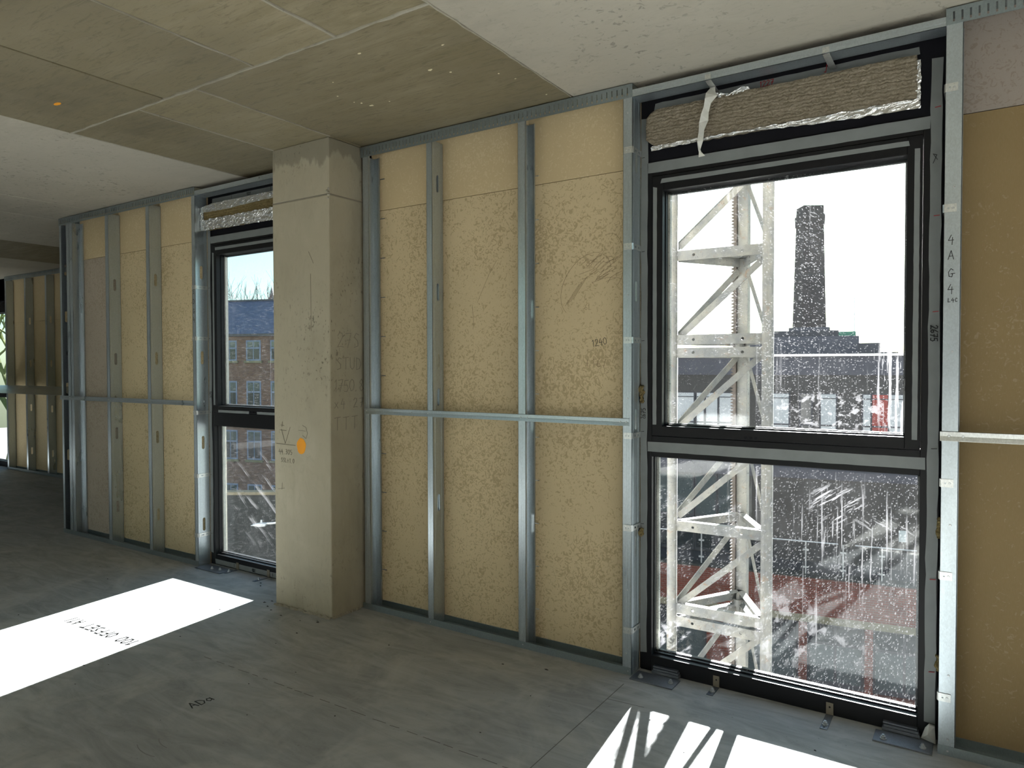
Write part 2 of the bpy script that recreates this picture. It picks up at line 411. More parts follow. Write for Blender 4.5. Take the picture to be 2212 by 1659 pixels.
# ------------------------------------------------------------------ mesh builder
class MB:
    def __init__(s):
        s.v, s.f, s.mi = [], [], []
    def add(s, vs, fs, mi=0):
        k = len(s.v)
        s.v += [tuple(v) for v in vs]
        for f in fs:
            s.f.append(tuple(i + k for i in f)); s.mi.append(mi)
        return s
    def box(s, x0, x1, y0, y1, z0, z1, mi=0):
        vs = [(x, y, z) for x in (x0, x1) for y in (y0, y1) for z in (z0, z1)]
        return s.add(vs, [(0, 1, 3, 2), (4, 6, 7, 5), (0, 4, 5, 1), (2, 3, 7, 6), (0, 2, 6, 4), (1, 5, 7, 3)], mi)
    def prism(s, poly, w0, w1, mp, mi=0):
        n = len(poly)
        vs = [mp(u, v, w0) for u, v in poly] + [mp(u, v, w1) for u, v in poly]
        fs = [tuple(range(n - 1, -1, -1)), tuple(range(n, 2 * n))]
        fs += [(i, (i + 1) % n, n + (i + 1) % n, n + i) for i in range(n)]
        return s.add(vs, fs, mi)
    def plate(s, u0, u1, v0, v1, holes, w0, w1, mp):
        """plate with capsule holes [(uc, vc, half_w, half_h)] sorted along v, real openings"""
        cur = v0
        for uc, vc, hw, hh in sorted(holes, key=lambda h: h[1]):
            if vc - hh <= cur or vc + hh >= v1:
                continue
            s.prism([(u0, cur), (u1, cur), (u1, vc - hh), (u0, vc - hh)], w0, w1, mp)
            st = hh - hw
            left = [(uc + hw * math.cos(a), vc - st + hw * math.sin(a)) for a in [math.radians(-90 - 30 * i) for i in range(4)]]
            left += [(uc + hw * math.cos(a), vc + st + hw * math.sin(a)) for a in [math.radians(180 - 30 * i) for i in range(4)]]
            s.prism([(u0, vc - hh)] + left + [(u0, vc + hh)], w0, w1, mp)
            right = [(2 * uc - u, v) for u, v in left]
            s.prism([(u1, vc - hh)] + right + [(u1, vc + hh)], w0, w1, mp)
            cur = vc + hh
        s.prism([(u0, cur), (u1, cur), (u1, v1), (u0, v1)], w0, w1, mp)
        return s
    def tube(s, p0, p1, r0, r1=None, n=8, ph=0.0):
        r1 = r0 if r1 is None else r1
        p0, p1 = Vector(p0), Vector(p1)
        d = (p1 - p0).normalized()
        a = d.orthogonal().normalized(); b = d.cross(a)
        vs = [p + (a * math.cos(t) + b * math.sin(t)) * r for p, r in ((p0, r0), (p1, r1))
              for t in [2 * math.pi * i / n + ph for i in range(n)]]
        fs = [(i, (i + 1) % n, n + (i + 1) % n, n + i) for i in range(n)]
        fs += [tuple(range(n - 1, -1, -1)), tuple(range(n, 2 * n))]
        return s.add(vs, fs)
    def bar(s, p0, p1, w, h, up=(0, 0, 1)):
        """rectangular bar between two points, w across, h along 'up'"""
        p0, p1 = Vector(p0), Vector(p1)
        d = (p1 - p0).normalized()
        side = d.cross(Vector(up))
        if side.length < 1e-4:
            side = d.cross(Vector((1, 0, 0)))
        side.normalize(); u = side.cross(d)
        vs = [p + side * (a * w / 2) + u * (b * h / 2) for p in (p0, p1) for a, b in ((-1, -1), (1, -1), (1, 1), (-1, 1))]
        return s.add(vs, [(0, 1, 5, 4), (1, 2, 6, 5), (2, 3, 7, 6), (3, 0, 4, 7), (3, 2, 1, 0), (4, 5, 6, 7)])
    def strip(s, rows, t=0.0006, nrm=(0, -1, 0)):
        """thin sheet from rows of (left, right) points, thickness t along -nrm"""
        n = len(rows); N = Vector(nrm) * t
        vs = []
        for a, b in rows:
            a, b = Vector(a), Vector(b)
            vs += [a, b, a - N, b - N]
        fs = []
        for i in range(n - 1):
            k = 4 * i
            fs += [(k, k + 1, k + 5, k + 4), (k + 2, k + 6, k + 7, k + 3), (k, k + 4, k + 6, k + 2), (k + 1, k + 3, k + 7, k + 5)]
        fs += [(0, 2, 3, 1), (4 * n - 4, 4 * n - 3, 4 * n - 1, 4 * n - 2)]
        return s.add(vs, fs)
    def build(s, name, mats, parent=None, smooth=False, bevel=0.0, bseg=1):
        me = bpy.data.meshes.new(name)
        me.from_pydata([tuple(v) for v in s.v], [], s.f)
        bm = bmesh.new(); bm.from_mesh(me)
        for f, i in zip(bm.faces, s.mi):
            f.material_index = i
            f.smooth = smooth
        bmesh.ops.recalc_face_normals(bm, faces=bm.faces)
        if bevel:
            bmesh.ops.bevel(bm, geom=list(bm.edges), offset=bevel, segments=bseg, affect='EDGES', profile=0.5)
        bm.to_mesh(me); bm.free()
        mats = mats if isinstance(mats, (list, tuple)) else [mats]
        for m in mats:
            me.materials.append(M[m])
        o = bpy.data.objects.new(name, me)
        C.objects.link(o)
        if parent is not None:
            attach(o, parent)
        return o

def attach(o, parent):
    o.parent = parent
    b = parent.get('_base')
    if b is not None:
        o.matrix_parent_inverse = Matrix.Translation((-b[0], -b[1], -b[2]))

def tag(o, label=None, cat=None, group=None, kind=None):
    if label: o['label'] = label
    if cat: o['category'] = cat
    if group: o['group'] = group
    if kind: o['kind'] = kind
    return o

def thing(name, label, cat, loc=(0, 0, 0), group=None, kind=None):
    e = bpy.data.objects.new(name, None)
    e.empty_display_size = 0.1
    C.objects.link(e)
    e.location = loc
    e['_base'] = tuple(float(x) for x in loc)
    return tag(e, label, cat, group, kind)

def frame_thing(name, label, cat, P, udir, base, group=None):
    """thing with its own axes: local x along udir, local z = world z"""
    e = bpy.data.objects.new(name, None)
    C.objects.link(e)
    e.location = (P[0], P[1], base)
    e.rotation_euler = (0, 0, math.atan2(udir[1], udir[0]))
    e['_base'] = (0.0, 0.0, float(base))
    return tag(e, label, cat, group)

XZ = lambda y: (lambda u, v, w: (u, w, v))          # plate lies in x-z, w is y
YZ = lambda x: (lambda u, v, w: (w, u, v))          # plate lies in y-z, w is x

# ------------------------------------------------------------------ hand lettering
G = {
 '0': [[(.3,1),(.08,.8),(.02,.4),(.2,.03),(.42,.1),(.55,.5),(.48,.88),(.3,1)]],
 '1': [[(.12,.8),(.3,1),(.26,0)]],
 '2': [[(.05,.78),(.2,1),(.45,.95),(.48,.7),(.25,.35),(.03,.02),(.3,.07),(.58,.03)]],
 '3': [[(.05,.92),(.4,.98),(.42,.7),(.2,.55),(.48,.4),(.4,.05),(.05,.05)]],
 '4': [[(.3,1),(.02,.4),(.55,.42)],[(.42,.72),(.38,-.1)]],
 '5': [[(.5,.98),(.12,.95),(.08,.55),(.38,.58),(.5,.3),(.35,.02),(.05,.06)]],
 '6': [[(.42,1),(.12,.6),(.05,.2),(.25,0),(.48,.15),(.42,.42),(.1,.35)]],
 '7': [[(.02,.95),(.52,1),(.2,0)],[(.12,.5),(.48,.53)]],
 '8': [[(.28,.52),(.08,.75),(.28,1),(.45,.78),(.1,.25),(.25,0),(.5,.2),(.28,.52)]],
 'A': [[(0,0),(.3,1),(.55,0)],[(.1,.38),(.48,.38)]],
 'D': [[(.06,0),(.06,1),(.4,.88),(.58,.5),(.4,.08),(.06,0)]],
 'a': [[(.45,.5),(.2,.62),(.04,.3),(.2,.02),(.45,.2),(.45,.6),(.5,0)]],
 'G': [[(.52,.82),(.3,1),(.06,.6),(.12,.12),(.4,.05),(.48,.4),(.3,.42),(.68,.44)]],
 'S': [[(.5,.9),(.25,1),(.08,.75),(.4,.45),(.42,.12),(.05,.02)]],
 'T': [[(0,.95),(.6,1)],[(.3,.97),(.28,0)]],
 'U': [[(.05,1),(.06,.2),(.28,0),(.5,.2),(.54,1)]],
 'O': [[(.3,1),(.06,.7),(.06,.25),(.3,0),(.54,.3),(.52,.75),(.3,1)]],
 'F': [[(.06,0),(.08,1),(.5,.98)],[(.07,.52),(.42,.52)]],
 'E': [[(.5,1),(.06,.98),(.05,0),(.52,.02)],[(.05,.5),(.42,.52)]],
 'L': [[(.08,1),(.05,.02),(.5,.05)]],
 'C': [[(.5,.85),(.25,1),(.05,.5),(.2,.05),(.52,.15)]],
 'x': [[(.05,.6),(.5,0)],[(.5,.62),(.03,.02)]],
 '.': [[(.1,.0),(.16,.06)]], '+': [[(0,.45),(.5,.5)],[(.25,.9),(.22,0)]], '/': [[(.4,1),(.1,0)]],
 '-': [[(0,.5),(.4,.5)]], 'H': [[(.05,1),(.04,0)],[(.5,1),(.5,0)],[(.04,.5),(.5,.5)]], 'I': [[(.2,1),(.18,0)]],
}

def strokes(mb, lines, O, U, V, th):
    """thin raised ink strokes; lines in metres on the plane O + u U + v V"""
    O, U, V = Vector(O), Vector(U).normalized(), Vector(V).normalized()
    N = U.cross(V)
    for ln in lines:
        for (a0, b0), (a1, b1) in zip(ln[:-1], ln[1:]):
            p, q = O + U * a0 + V * b0, O + U * a1 + V * b1
            if (q - p).length < 1e-6:
                continue
            d = (q - p).normalized(); sd = d.cross(N) * th / 2
            p = p - d * th * 0.4; q = q + d * th * 0.4
            vs = [p - sd, p + sd, q + sd, q - sd]
            vs = [w + N * 0.0005 for w in vs] + [w - N * 0.0002 for w in vs]
            mb.add(vs, [(0, 1, 2, 3), (7, 6, 5, 4), (0, 4, 5, 1), (1, 5, 6, 2), (2, 6, 7, 3), (3, 7, 4, 0)])

def lettering(text, h, gap=0.72, jitter=0.03):
    out, x = [], 0.0
    rr = random.Random(text)
    for ch in text:
        if ch != ' ':
            dy = rr.uniform(-jitter, jitter)
            out += [[((x + a) * h, (b + dy) * h) for a, b in ln] for ln in G[ch]]
        x += gap if ch not in '.1I' else gap * 0.8
    return out

def write(parent, text, h, O, U, V, mat, th=None, name='handwriting', gap=0.72):
    mb = MB()
    strokes(mb, lettering(text, h, gap), O, U, V, th or h * 0.1)
    return mb.build(name, mat, parent)

def draw(parent, lines, O, U, V, mat, th, name='pencil_mark'):
    mb = MB()
    strokes(mb, lines, O, U, V, th)
    return mb.build(name, mat, parent)

# ================================================================== THE SETTING
H = 2.75
CEIL = 2.756
XL, XR, YB = -16.0, 5.0, -7.5
YF = 1.515                      # far bay, where the facade steps out
XS = -6.785                     # x of the step

# ---- floor
floor = thing('floor', 'grey power-floated concrete floor with dust and sun patches', None, (0, 0, 0), kind='structure')
MB().box(XL, XR, YB, 0.20, -0.28, 0.0).build('floor_slab', 'concrete_floor', floor)
MB().box(XL, XS - 0.1, 0.20, YF + 0.112, -0.28, 0.0).build('floor_slab', 'concrete_floor', floor)
UX, UY, UZ = (1, 0, 0), (0, 1, 0), (0, 0, 1)
draw(floor, [[(-1.366, -0.10), (-1.357, -0.95)], [(-1.357, -0.95), (-1.35, -2.2)]], (0, 0, 0), UX, UY, 'chalk_grey', 0.0035, 'scored_line')
draw(floor, [[(-1.31, -0.27), (-1.2, -0.262)], [(-1.36, -0.275), (-1.31, -0.27)]], (0, 0, 0), UX, UY, 'chalk_grey', 0.003, 'scored_line')
dash = []
x = -3.25
while x < -0.9:
    L_ = random.uniform(0.03, 0.085)
    dash.append([(x, -0.965 + random.uniform(-.002, .002)), (x + L_, -0.963)])
    x += L_ + random.uniform(0.02, 0.05)
draw(floor, dash, (0, 0, 0), UX, UY, 'chalk_grey', 0.0035, 'chalk_line')
draw(floor, [[(-3.80, -0.33), (-3.60, -2.2)]], (0, 0, 0), UX, UY, 'chalk_grey', 0.0028, 'pencil_line')
draw(floor, [[(-3.87, -1.2), (-3.72, -2.2)]], (0, 0, 0), UX, UY, 'ink_grey', 0.0025, 'pencil_line')
write(floor, 'ADa', 0.052, (-2.800, -1.318, 0), (0.06, 1, 0), (-1, 0.06, 0), 'marker_black', 0.005, gap=0.70)
write(floor, '100 OFFSET A1I', 0.066, (-3.72, -1.03, 0), (-1, 0.0, 0), (0, -1, 0), 'ink_grey', 0.009, gap=0.78)
MB().box(-5.5, XR - 0.1, YB + 0.1, -2.9, 0.0, 0.006).build('bounce_board', 'bounce_white', floor)  # unseen pale sheet added behind the camera to bounce sun upward
# trowel and footprint arcs
arcs = []
for cx, cy, r, a0, a1 in [(-2.62, -1.55, .13, 230, 300), (-2.60, -1.50, .10, 220, 280), (-4.9, -1.0, .5, 215, 250), (-4.9, -0.86, .55, 215, 250)]:
    arcs.append([(cx + r * math.cos(math.radians(a)), cy + r * .6 * math.sin(math.radians(a))) for a in range(a0, a1, 8)])
draw(floor, arcs, (0, 0, 0), UX, UY, 'scuff', 0.003, 'scuff_mark')

# ---- ceiling : every shutter panel its own piece
ceiling = thing('ceiling', 'exposed concrete soffit of dark ply-marked and pale shutter panels', None, (0, 0, CEIL), kind='structure')
MB().box(XL, XR, YB, 0.35, CEIL + 0.05, CEIL + 0.32).build('soffit_slab', 'concrete_light', ceiling)
MB().box(XL, XS - 0.1, 0.35, YF + 0.112, CEIL + 0.05, CEIL + 0.32).build('soffit_slab', 'concrete_light', ceiling)
def panel(x0, x1, y0, y1, mat, dz=0.0, g=0.003):
    b = MB().box(x0 + g, x1 - g, y0 + g, y1 - g, CEIL + dz, CEIL + 0.06)
    return b.build('ceiling_panel', mat, ceiling, bevel=0.002)
for i, (a, b) in enumerate([(-4.28, -3.60), (-3.60, -3.115), (-3.115, -1.69)]):
    panel(a, b, -1.07, 0.30, 'concrete_ply', (0.003, 0.0, 0.001)[i])
for yy0, yy1 in [(-3.5, -1.07), (-6.0, -3.5), (YB, -6.0)]:
    for i, (a, b) in enumerate([(-4.28, -3.365), (-3.365, -2.672), (-2.672, -2.165), (-2.165, -1.69)]):
        panel(a, b, yy0, yy1, 'concrete_ply', (0.0, 0.003, 0.001, 0.002)[i])
for a, b in [(-1.69, 0.75), (0.75, 3.2), (3.2, XR)]:
    panel(a, b, -4.4, 0.30, 'concrete_light', 0.0)
    panel(a, b, YB, -4.4, 'concrete_light', 0.001)
for a, b, m in [(-6.20, -4.28, 'concrete_light'), (XS - 0.1, -6.20, 'concrete_light')]:
    panel(a, b, -3.9, 0.30, m)
    panel(a, b, YB, -3.9, m)
for a, b, m, dz in [(-8.40, XS - 0.1, 'concrete_light', 0), (-9.75, -8.40, 'concrete_ply', 0.0), (-12.2, -9.75, 'concrete_light', 0), (XL, -12.2, 'concrete_light', 0)]:
    panel(a, b, -3.9, YF + 0.11, m, dz)
    panel(a, b, YB, -3.9, m, dz)
def fin(p0, p1, n=26, w=0.012, h=0.007):
    mb = MB(); rows = []
    p0, p1 = Vector(p0), Vector(p1); d = (p1 - p0).normalized(); sd = Vector((-d.y, d.x, 0))
    for i in range(n + 1):
        p = p0.lerp(p1, i / n)
        ww = w * random.uniform(0.25, 1.2); off = random.uniform(-.004, .004)
        rows.append((p + sd * (off - ww / 2), p + sd * (off + ww / 2)))
    mb.strip(rows, h, (0, 0, -1))
    return mb.build('grout_fin', 'concrete_fin', ceiling)
zf = CEIL - 0.004
fin((-4.28, -1.07, zf), (-1.69, -1.07, zf), 40)
fin((-3.60, -1.07, zf), (-3.60, -0.24, zf), 12, 0.007, 0.006)
fin((-3.115, -1.07, zf), (-3.115, -0.24, zf), 12, 0.008, 0.006)
fin((-2.165, -1.07, zf), (-2.165, -1.9, zf), 12, 0.016, 0.008)
fin((-2.672, -1.07, zf), (-2.672, -1.9, zf), 12, 0.006, 0.006)
fin((-1.69, 0.0, zf), (-1.69, -1.4, zf), 26, 0.006, 0.006)
# paint flecks splashed on the soffit
flecks = MB()
for px, py, r in [(-2.06, -0.62, .012), (-2.0, -0.55, .006), (-1.83, -0.42, .005), (-1.80, -0.33, .005), (-2.62, -0.53, .006), (-2.60, -0.50, .007), (-2.58, -0.45, .012), (-2.63, -0.63, .006), (-2.20, -0.91, .010), (-1.86, -0.78, .007), (-2.47, -0.44, .005), (-2.52, -0.76, .004), (-1.78, -0.09, .005)]:
    n = 7
    flecks.prism([(px + r * random.uniform(.5, 1.2) * math.cos(2 * math.pi * i / n), py + r * random.uniform(.3, .8) * math.sin(2 * math.pi * i / n)) for i in range(n)], CEIL - 0.001, CEIL + 0.002, lambda u, v, w: (u, v, w))
flecks.build('paint_splash', 'paint_fleck', ceiling)
MB().prism([(-3.86 + .03 * math.cos(a), -1.33 + .012 * math.sin(a)) for a in [i * math.pi / 4 for i in range(8)]], CEIL - 0.001, CEIL + 0.002, lambda u, v, w: (u, v, w)).build('paint_splash', 'orange_paint', ceiling)

# ---- walls out of sight and the outside of this building
wb = thing('wall_back', 'grey blockwork rear wall with an open bay, behind the camera', None, (0, YB, 0), kind='structure')
for a, b in [(XL, -7.5), (-5.0, XR)]:
    MB().box(a, b, YB - 0.25, YB, 0, CEIL).build('pier', 'grey_block', wb)
MB().box(XL, XR, YB - 0.25, YB, 0.0, 0.12).build('upstand', 'concrete_light', wb)
wr = thing('wall_right', 'plain concrete end wall right of the camera', None, (XR, 0, 0), kind='structure')
MB().box(XR, XR + 0.2, YB, 0.2, 0, CEIL).build('wall_face', 'grey_block', wr)
wl = thing('wall_left', 'plain far end wall of the floor', None, (XL, 0, 0), kind='structure')
MB().box(XL - 0.2, XL, YB, YF + 0.11, 0, CEIL).build('wall_face', 'grey_block', wl)

# ---- front wall : sheathing boards behind the studs, masonry leaf outside
wf = thing('wall_front', 'tan sheathing boards lining the facade behind steel studs', None, (0, 0, 0), kind='structure')
BY0, BY1 = 0.0965, 0.109
ZJ = 2.386
def bd(x0, x1, z0, z1, mat, y0=BY0, name='sheathing_board', dz=0.0):
    return MB().box(x0 + 0.0008, x1 - 0.0008, y0, y0 + 0.0125, z0, z1).build(name, mat, wf)
for a, b in [(-3.12, -2.59), (-2.59, -1.995), (-1.995, -1.375)]:
    bd(a, b, ZJ + 0.0015, H, 'board_smooth')
    bd(a, b, 0.0, ZJ - 0.0015, 'board_flecked')
for a, b, m in [(-6.62, -5.99, 'board_pinkish'), (-5.99, -5.39, 'board_flecked'), (-5.39, -4.782, 'board_flecked')]:
    bd(a, b, ZJ + 0.0015, H, 'board_smooth')
    bd(a, b, 0.0, ZJ - 0.0015, m)
for a, b in [(-0.135, 0.50), (0.50, 0.90), (2.16, 2.90), (4.16, XR)]:
    bd(a, b, ZJ + 0.0015, H, 'board_dull')
    bd(a, b, 1.19, ZJ - 0.0015, 'board_brown')
    bd(a, b, 0.0, 1.188, 'board_brown')
for k in range(8):
    a = -11.72 + 0.6 * k
    bd(a, a + 0.6, 2.1, H, 'board_smooth', YF + 0.0965)
    bd(a, a + 0.6, 0.0, 2.098, 'board_smooth', YF + 0.0965)
bd(XL, -12.98, 0, H, 'board_smooth', YF + 0.0965)
# closure between window 2 and main panel, hidden behind the column
bd(-3.75, -3.12, 0, H, 'black_membrane', 0.10)
# masonry leaf
def outer(x0, x1, y0, y1, z0, z1):
    return MB().box(x0, x1, y0, y1, z0, z1).build('outer_leaf', 'pale_brick', wf)
for a, b in [(-6.62, -4.80), (-3.735, -1.40), (-0.11, 0.88), (2.18, 2.88), (4.18, XR)]:
    outer(a, b, 0.125, 0.25, 0.0, 2.44)
outer(-6.885, XR, 0.125, 0.25, 2.44, 6.5)
outer(-6.785, XR, 0.205, 0.25, -9.4, 0.0)
MB().box(-4.80, -4.796, 0.182, 0.25, 0.0, 2.44).build('reveal_liner', 'cream_and_glint', wf)
outer(-16.2, -12.97, YF + 0.112, YF + 0.125, 0.0, 2.44)
outer(-11.70, -6.885, YF + 0.112, YF + 0.125, 0.0, 2.44)
outer(-16.2, -6.885, YF + 0.112, YF + 0.125, 2.44, 6.5)
outer(-16.2, -6.885, YF + 0.112, YF + 0.125, -9.4, 0.0)
rt = thing('wall_return', 'return wall where the facade steps outward', None, (XS, 0, 0), kind='structure')
MB().box(-6.885, -6.880, 0.25, YF + 0.125, -9.4, 6.5).build('outer_leaf', 'pale_brick', rt)
MB().box(-6.885, -6.62, 0.23, 0.25, -9.4, 6.5).build('outer_leaf', 'pale_brick', rt)
MB().box(-6.90, -6.885, 0.115, YF + 0.0965, 0, H).build('sheathing_board', 'board_smooth', rt)
MB().box(-6.62, -6.60, 0.112, 0.125, 0, H).build('cavity_closer', 'black_membrane', rt)
MB().box(-6.78, -6.62, 0.115, 0.13, 0, H).build('cavity_closer', 'black_membrane', rt)

# ================================================================== STEEL STUD FRAMES
T = 0.0014
def stud(parent, x0, x1, z0, z1, web, slots, y0=0.0, y1=0.095, rib=True):
    mb = MB()
    wx = x0 if web == 'L' else x1 - T
    hs_ = [((y0 + y1) / 2, zc, 0.011, 0.048) for zc in slots]
    mb.plate(y0, y1, z0, z1, hs_, wx, wx + T, YZ(0))
    for y in (y0, y1 - T):
        mb.box(x0, x1, y, y + T, z0, z1)
    ox = x1 - T if web == 'L' else x0
    mb.box(ox, ox + T, y0, y0 + 0.010, z0, z1)
    mb.box(ox, ox + T, y1 - 0.010, y1, z0, z1)
    if rib:
        for f in (0.42, 0.70):
            xr = x0 + (x1 - x0) * f
            mb.box(xr - 0.0007, xr + 0.0007, y0 - 0.0008, y0, z0, z1)
        ym = (y0 + y1) / 2
        for f in (0.22, 0.78):
            yy = y0 + (y1 - y0) * f
            mb.box(wx - 0.0006, wx + T + 0.0006, yy - 0.0012, yy + 0.0012, z0, z1)
    return mb.build('stud', 'galvanised_steel', parent)

def head_track(parent, x0, x1, y0=0.0, y1=0.097, zb=2.688, pitch=0.026, sw=0.005, sz=(2.699, 2.735)):
    mb = MB()
    for k, y in enumerate((y0 - T - 0.0004, y1)):
        mb.box(x0, x1, y, y + T, zb, sz[0])
        mb.box(x0, x1, y, y + T, sz[1], H)
        n = int((x1 - x0) / pitch)
        off = ((x1 - x0) - n * pitch) / 2
        prev = x0
        for i in range(n):
            xc = x0 + off + (i + 0.5) * pitch
            mb.box(prev, xc - sw / 2, y, y + T, sz[0], sz[1])
            prev = xc + sw / 2
        mb.box(prev, x1, y, y + T, sz[0], sz[1])
    mb.box(x0, x1, y0, y1, H - T, H)
    return mb.build('head_track', 'galvanised_track', parent)

def base_track(parent, x0, x1, y0=0.0, y1=0.096, h=0.036):
    mb = MB().box(x0, x1, y0 - T - 0.0004, y0 - 0.0004, 0, h).box(x0, x1, y1, y1 + T, 0, h).box(x0, x1, y0, y1, 0.0005, T + 0.0005)
    return mb.build('base_track', 'galvanised_track', parent)

def screw(parent, x, z, y=-0.003):
    return MB().tube((x, y, z), (x, y + 0.003, z), 0.0035, 0.0045, 8).tube((x, y - 0.0008, z), (x, y, z), 0.0018, 0.0018, 6).build('screw', 'zinc_bolt', parent)

def rail(parent, x0, x1, screws, y=-0.0035, mat='galvanised_steel'):
    zt, zb = 1.2065, 1.171
    pr = [(y - 0.0035, zb), (y - 0.0035, zb + 0.001), (y - 0.001, (zt + zb) / 2 - .002), (y, (zt + zb) / 2), (y, zt), (y + T, zt), (y + T, zb)]
    mb = MB().prism(pr, x0, x1, lambda u, v, w: (w, u, v))
    mb.box(x0, x1, y, 0.0, zt - T, zt)
    o = mb.build('fixing_channel', mat, parent)
    for sx_ in screws:
        screw(o, sx_, 1.190, y - 0.003)
    return o

def clip(parent, x, z, side, yy=0.0):
    """small fixing clip: plate screwed on the stud face, perforated arm across to the window"""
    mb = MB()
    d = 1 if side == 'R' else -1              # arm direction: towards +x for a clip on the left stud
    mb.plate(z - 0.015, z + 0.015, min(x, x - d * 0.040), max(x, x - d * 0.040), [(z, x - d * 0.014, 0.003, 0.0031)], yy - 0.004, yy - 0.0025, lambda u, v, w: (v, w, u))
    mb.bar((x, yy - 0.003, z), (x + d * 0.004, yy + 0.006, z), 0.0015, 0.03)
    o = mb.build('fixing_clip', 'bright_steel', parent)
    arm = MB()
    n = 5
    for i in range(n):
        a = yy + 0.006 + 0.088 * i / n; b = yy + 0.006 + 0.088 * (i + 1) / n
        if i % 2 == 0:
            arm.box(x + d * 0.003, x + d * 0.0045, a, b, z - 0.013, z + 0.013)
        else:
            arm.box(x + d * 0.003, x + d * 0.0045, a, b, z + 0.004, z + 0.013).box(x + d * 0.003, x + d * 0.0045, a, b, z - 0.013, z - 0.004)
    arm.build('clip_arm', 'bright_steel', o)
    screw(o, x - d * 0.028, z, yy - 0.006)
    return o

# --- main frame between column and window 1
fm = thing('steel_stud_frame', 'galvanised steel stud frame between the concrete column and the large window', 'stud frame', (-2.24, 0, 0))
head_track(fm, -3.113, -1.3735)
base_track(fm, -3.113, -1.3735)
SL = [2.47, 1.867, 1.28, 0.685]
stud(fm, -3.098, -3.049, 0.003, 2.70, 'L', [2.35, 1.75, 1.15, 0.55])
stud(fm, -2.607, -2.567, 0.003, 2.70, 'R', SL)
stud(fm, -2.002, -1.957, 0.003, 2.70, 'L', [2.35, 1.75, 1.15, 0.62])
stud(fm, -1.419, -1.3735, 0.003, 2.70, 'R', [2.40, 1.80, 1.20, 0.60])
rl = rail(fm, -3.090, -1.386, [-3.075, -2.95, -2.72, -2.60, -1.985, -1.945, -1.43, -1.40])
for z in (2.449, 2.005, 1.571, 1.125, 0.693, 0.21):
    clip(fm, -1.3735, z, 'R')
for x, z in [(-1.395, 2.62), (-1.395, 1.78), (-1.395, 1.30), (-1.395, 0.40), (-1.40, 0.10), (-2.59, 0.018), (-1.39, 0.018), (-1.975, 0.02)]:
    screw(fm, x, z)
# spacing notches of the first stud's inner back flange
for i in range(11):
    z = 0.22 + i * 0.235
    MB().box(-3.047, -3.012, 0.0935, 0.0965, z, z + 0.004).build('crimp', 'plate_steel', fm)
for i in range(11):
    z = 0.18 + i * 0.225
    MB().box(-1.955, -1.935, 0.0935, 0.0965, z, z + 0.004).build('crimp', 'bright_steel', fm)

# --- left frame beyond window 2
fl = thing('steel_stud_frame', 'galvanised steel stud frame left of the narrow window, with slotted webs', 'stud frame', (-5.78, 0, 0))
head_track(fl, XS, -4.7805, sw=0.010, sz=(2.700, 2.738))
base_track(fl, XS, -4.7805)
stud(fl, XS + 0.004, -6.748, 0.003, 2.70, 'L', [2.31, 1.90, 1.27, 0.68])
stud(fl, -6.662, -6.612, 0.003, 2.70, 'R', [])
stud(fl, -6.610, -6.556, 0.003, 2.70, 'L', [2.10, 1.52, 0.91, 0.40])
for a, b in [(-6.018, -5.968), (-5.419, -5.373)]:
    stud(fl, a, b, 0.003, 2.70, 'R', [2.126, 1.521, 0.910, 0.305])
stud(fl, -4.821, -4.7805, 0.003, 2.70, 'R', [2.14, 1.52, 0.90, 0.30])
rail(fl, -6.80, -4.80, [-6.79, -6.76, -6.70, -6.63, -5.99, -5.40, -4.81], y=-0.004)
for z in (2.03, 1.66, 1.12, 0.66, 0.225):
    clip(fl, -4.7805, z, 'R')

# --- far frame on the stepped-out facade
ff = thing('steel_stud_frame', 'distant steel stud frame at the far left end of the floor', 'stud frame', (-9.3, YF, 0))
head_track(ff, -11.725, -6.905, YF, YF + 0.097, pitch=0.05, sw=0.010)
base_track(ff, -11.725, -6.905, YF, YF + 0.096)
for k in range(8):
    a = -11.722 + 0.6 * k
    stud(ff, a, a + 0.046, 0.003, 2.70, 'R', [2.10, 1.51, 0.90, 0.30] if k else [], YF, YF + 0.095, False)
rail(ff, -11.70, -6.93, [], y=YF - 0.004)

# --- right frame beside window 1
fr_ = thing('steel_stud_frame', 'galvanised steel stud frame at the right edge, marked with pen letters', 'stud frame', (0.4, 0, 0))
head_track(fr_, -0.137, 0.90, sw=0.006, zb=2.690)
base_track(fr_, -0.137, 0.90)
for a, w in [(-0.1365, 'L'), (0.485, 'L'), (0.845, 'R')]:
    stud(fr_, a, a + 0.054, 0.003, 2.70, w, [2.2, 1.6, 0.9, 0.4])
rail(fr_, -0.141, 0.89, [-0.112, -0.068, 0.5], y=-0.004, mat='bright_steel')
for z in (2.463, 2.025, 1.015, 0.67, 0.216):
    clip(fr_, -0.1365, z, 'L')
for z in (2.10, 1.50, 0.86, 0.30, 0.06, 0.018):
    screw(fr_, -0.105, z)
for ch, z in [('4', 1.895), ('A', 1.838), ('G', 1.772), ('4', 1.715)]:
    write(fr_, ch, 0.032, (-0.122, -0.0016, z), UX, UZ, 'marker_black', 0.0022)
write(fr_, 'L4C', 0.014, (-0.121, -0.0016, 1.682), UX, UZ, 'marker_black', 0.002, gap=0.8)
for ch, z in [('S', 1.98), ('D', 1.91), ('G', 1.84), ('4', 1.78)]:
    write(fl, ch, 0.035, (-4.812, -0.0016, z), UX, UZ, 'pencil', 0.003)

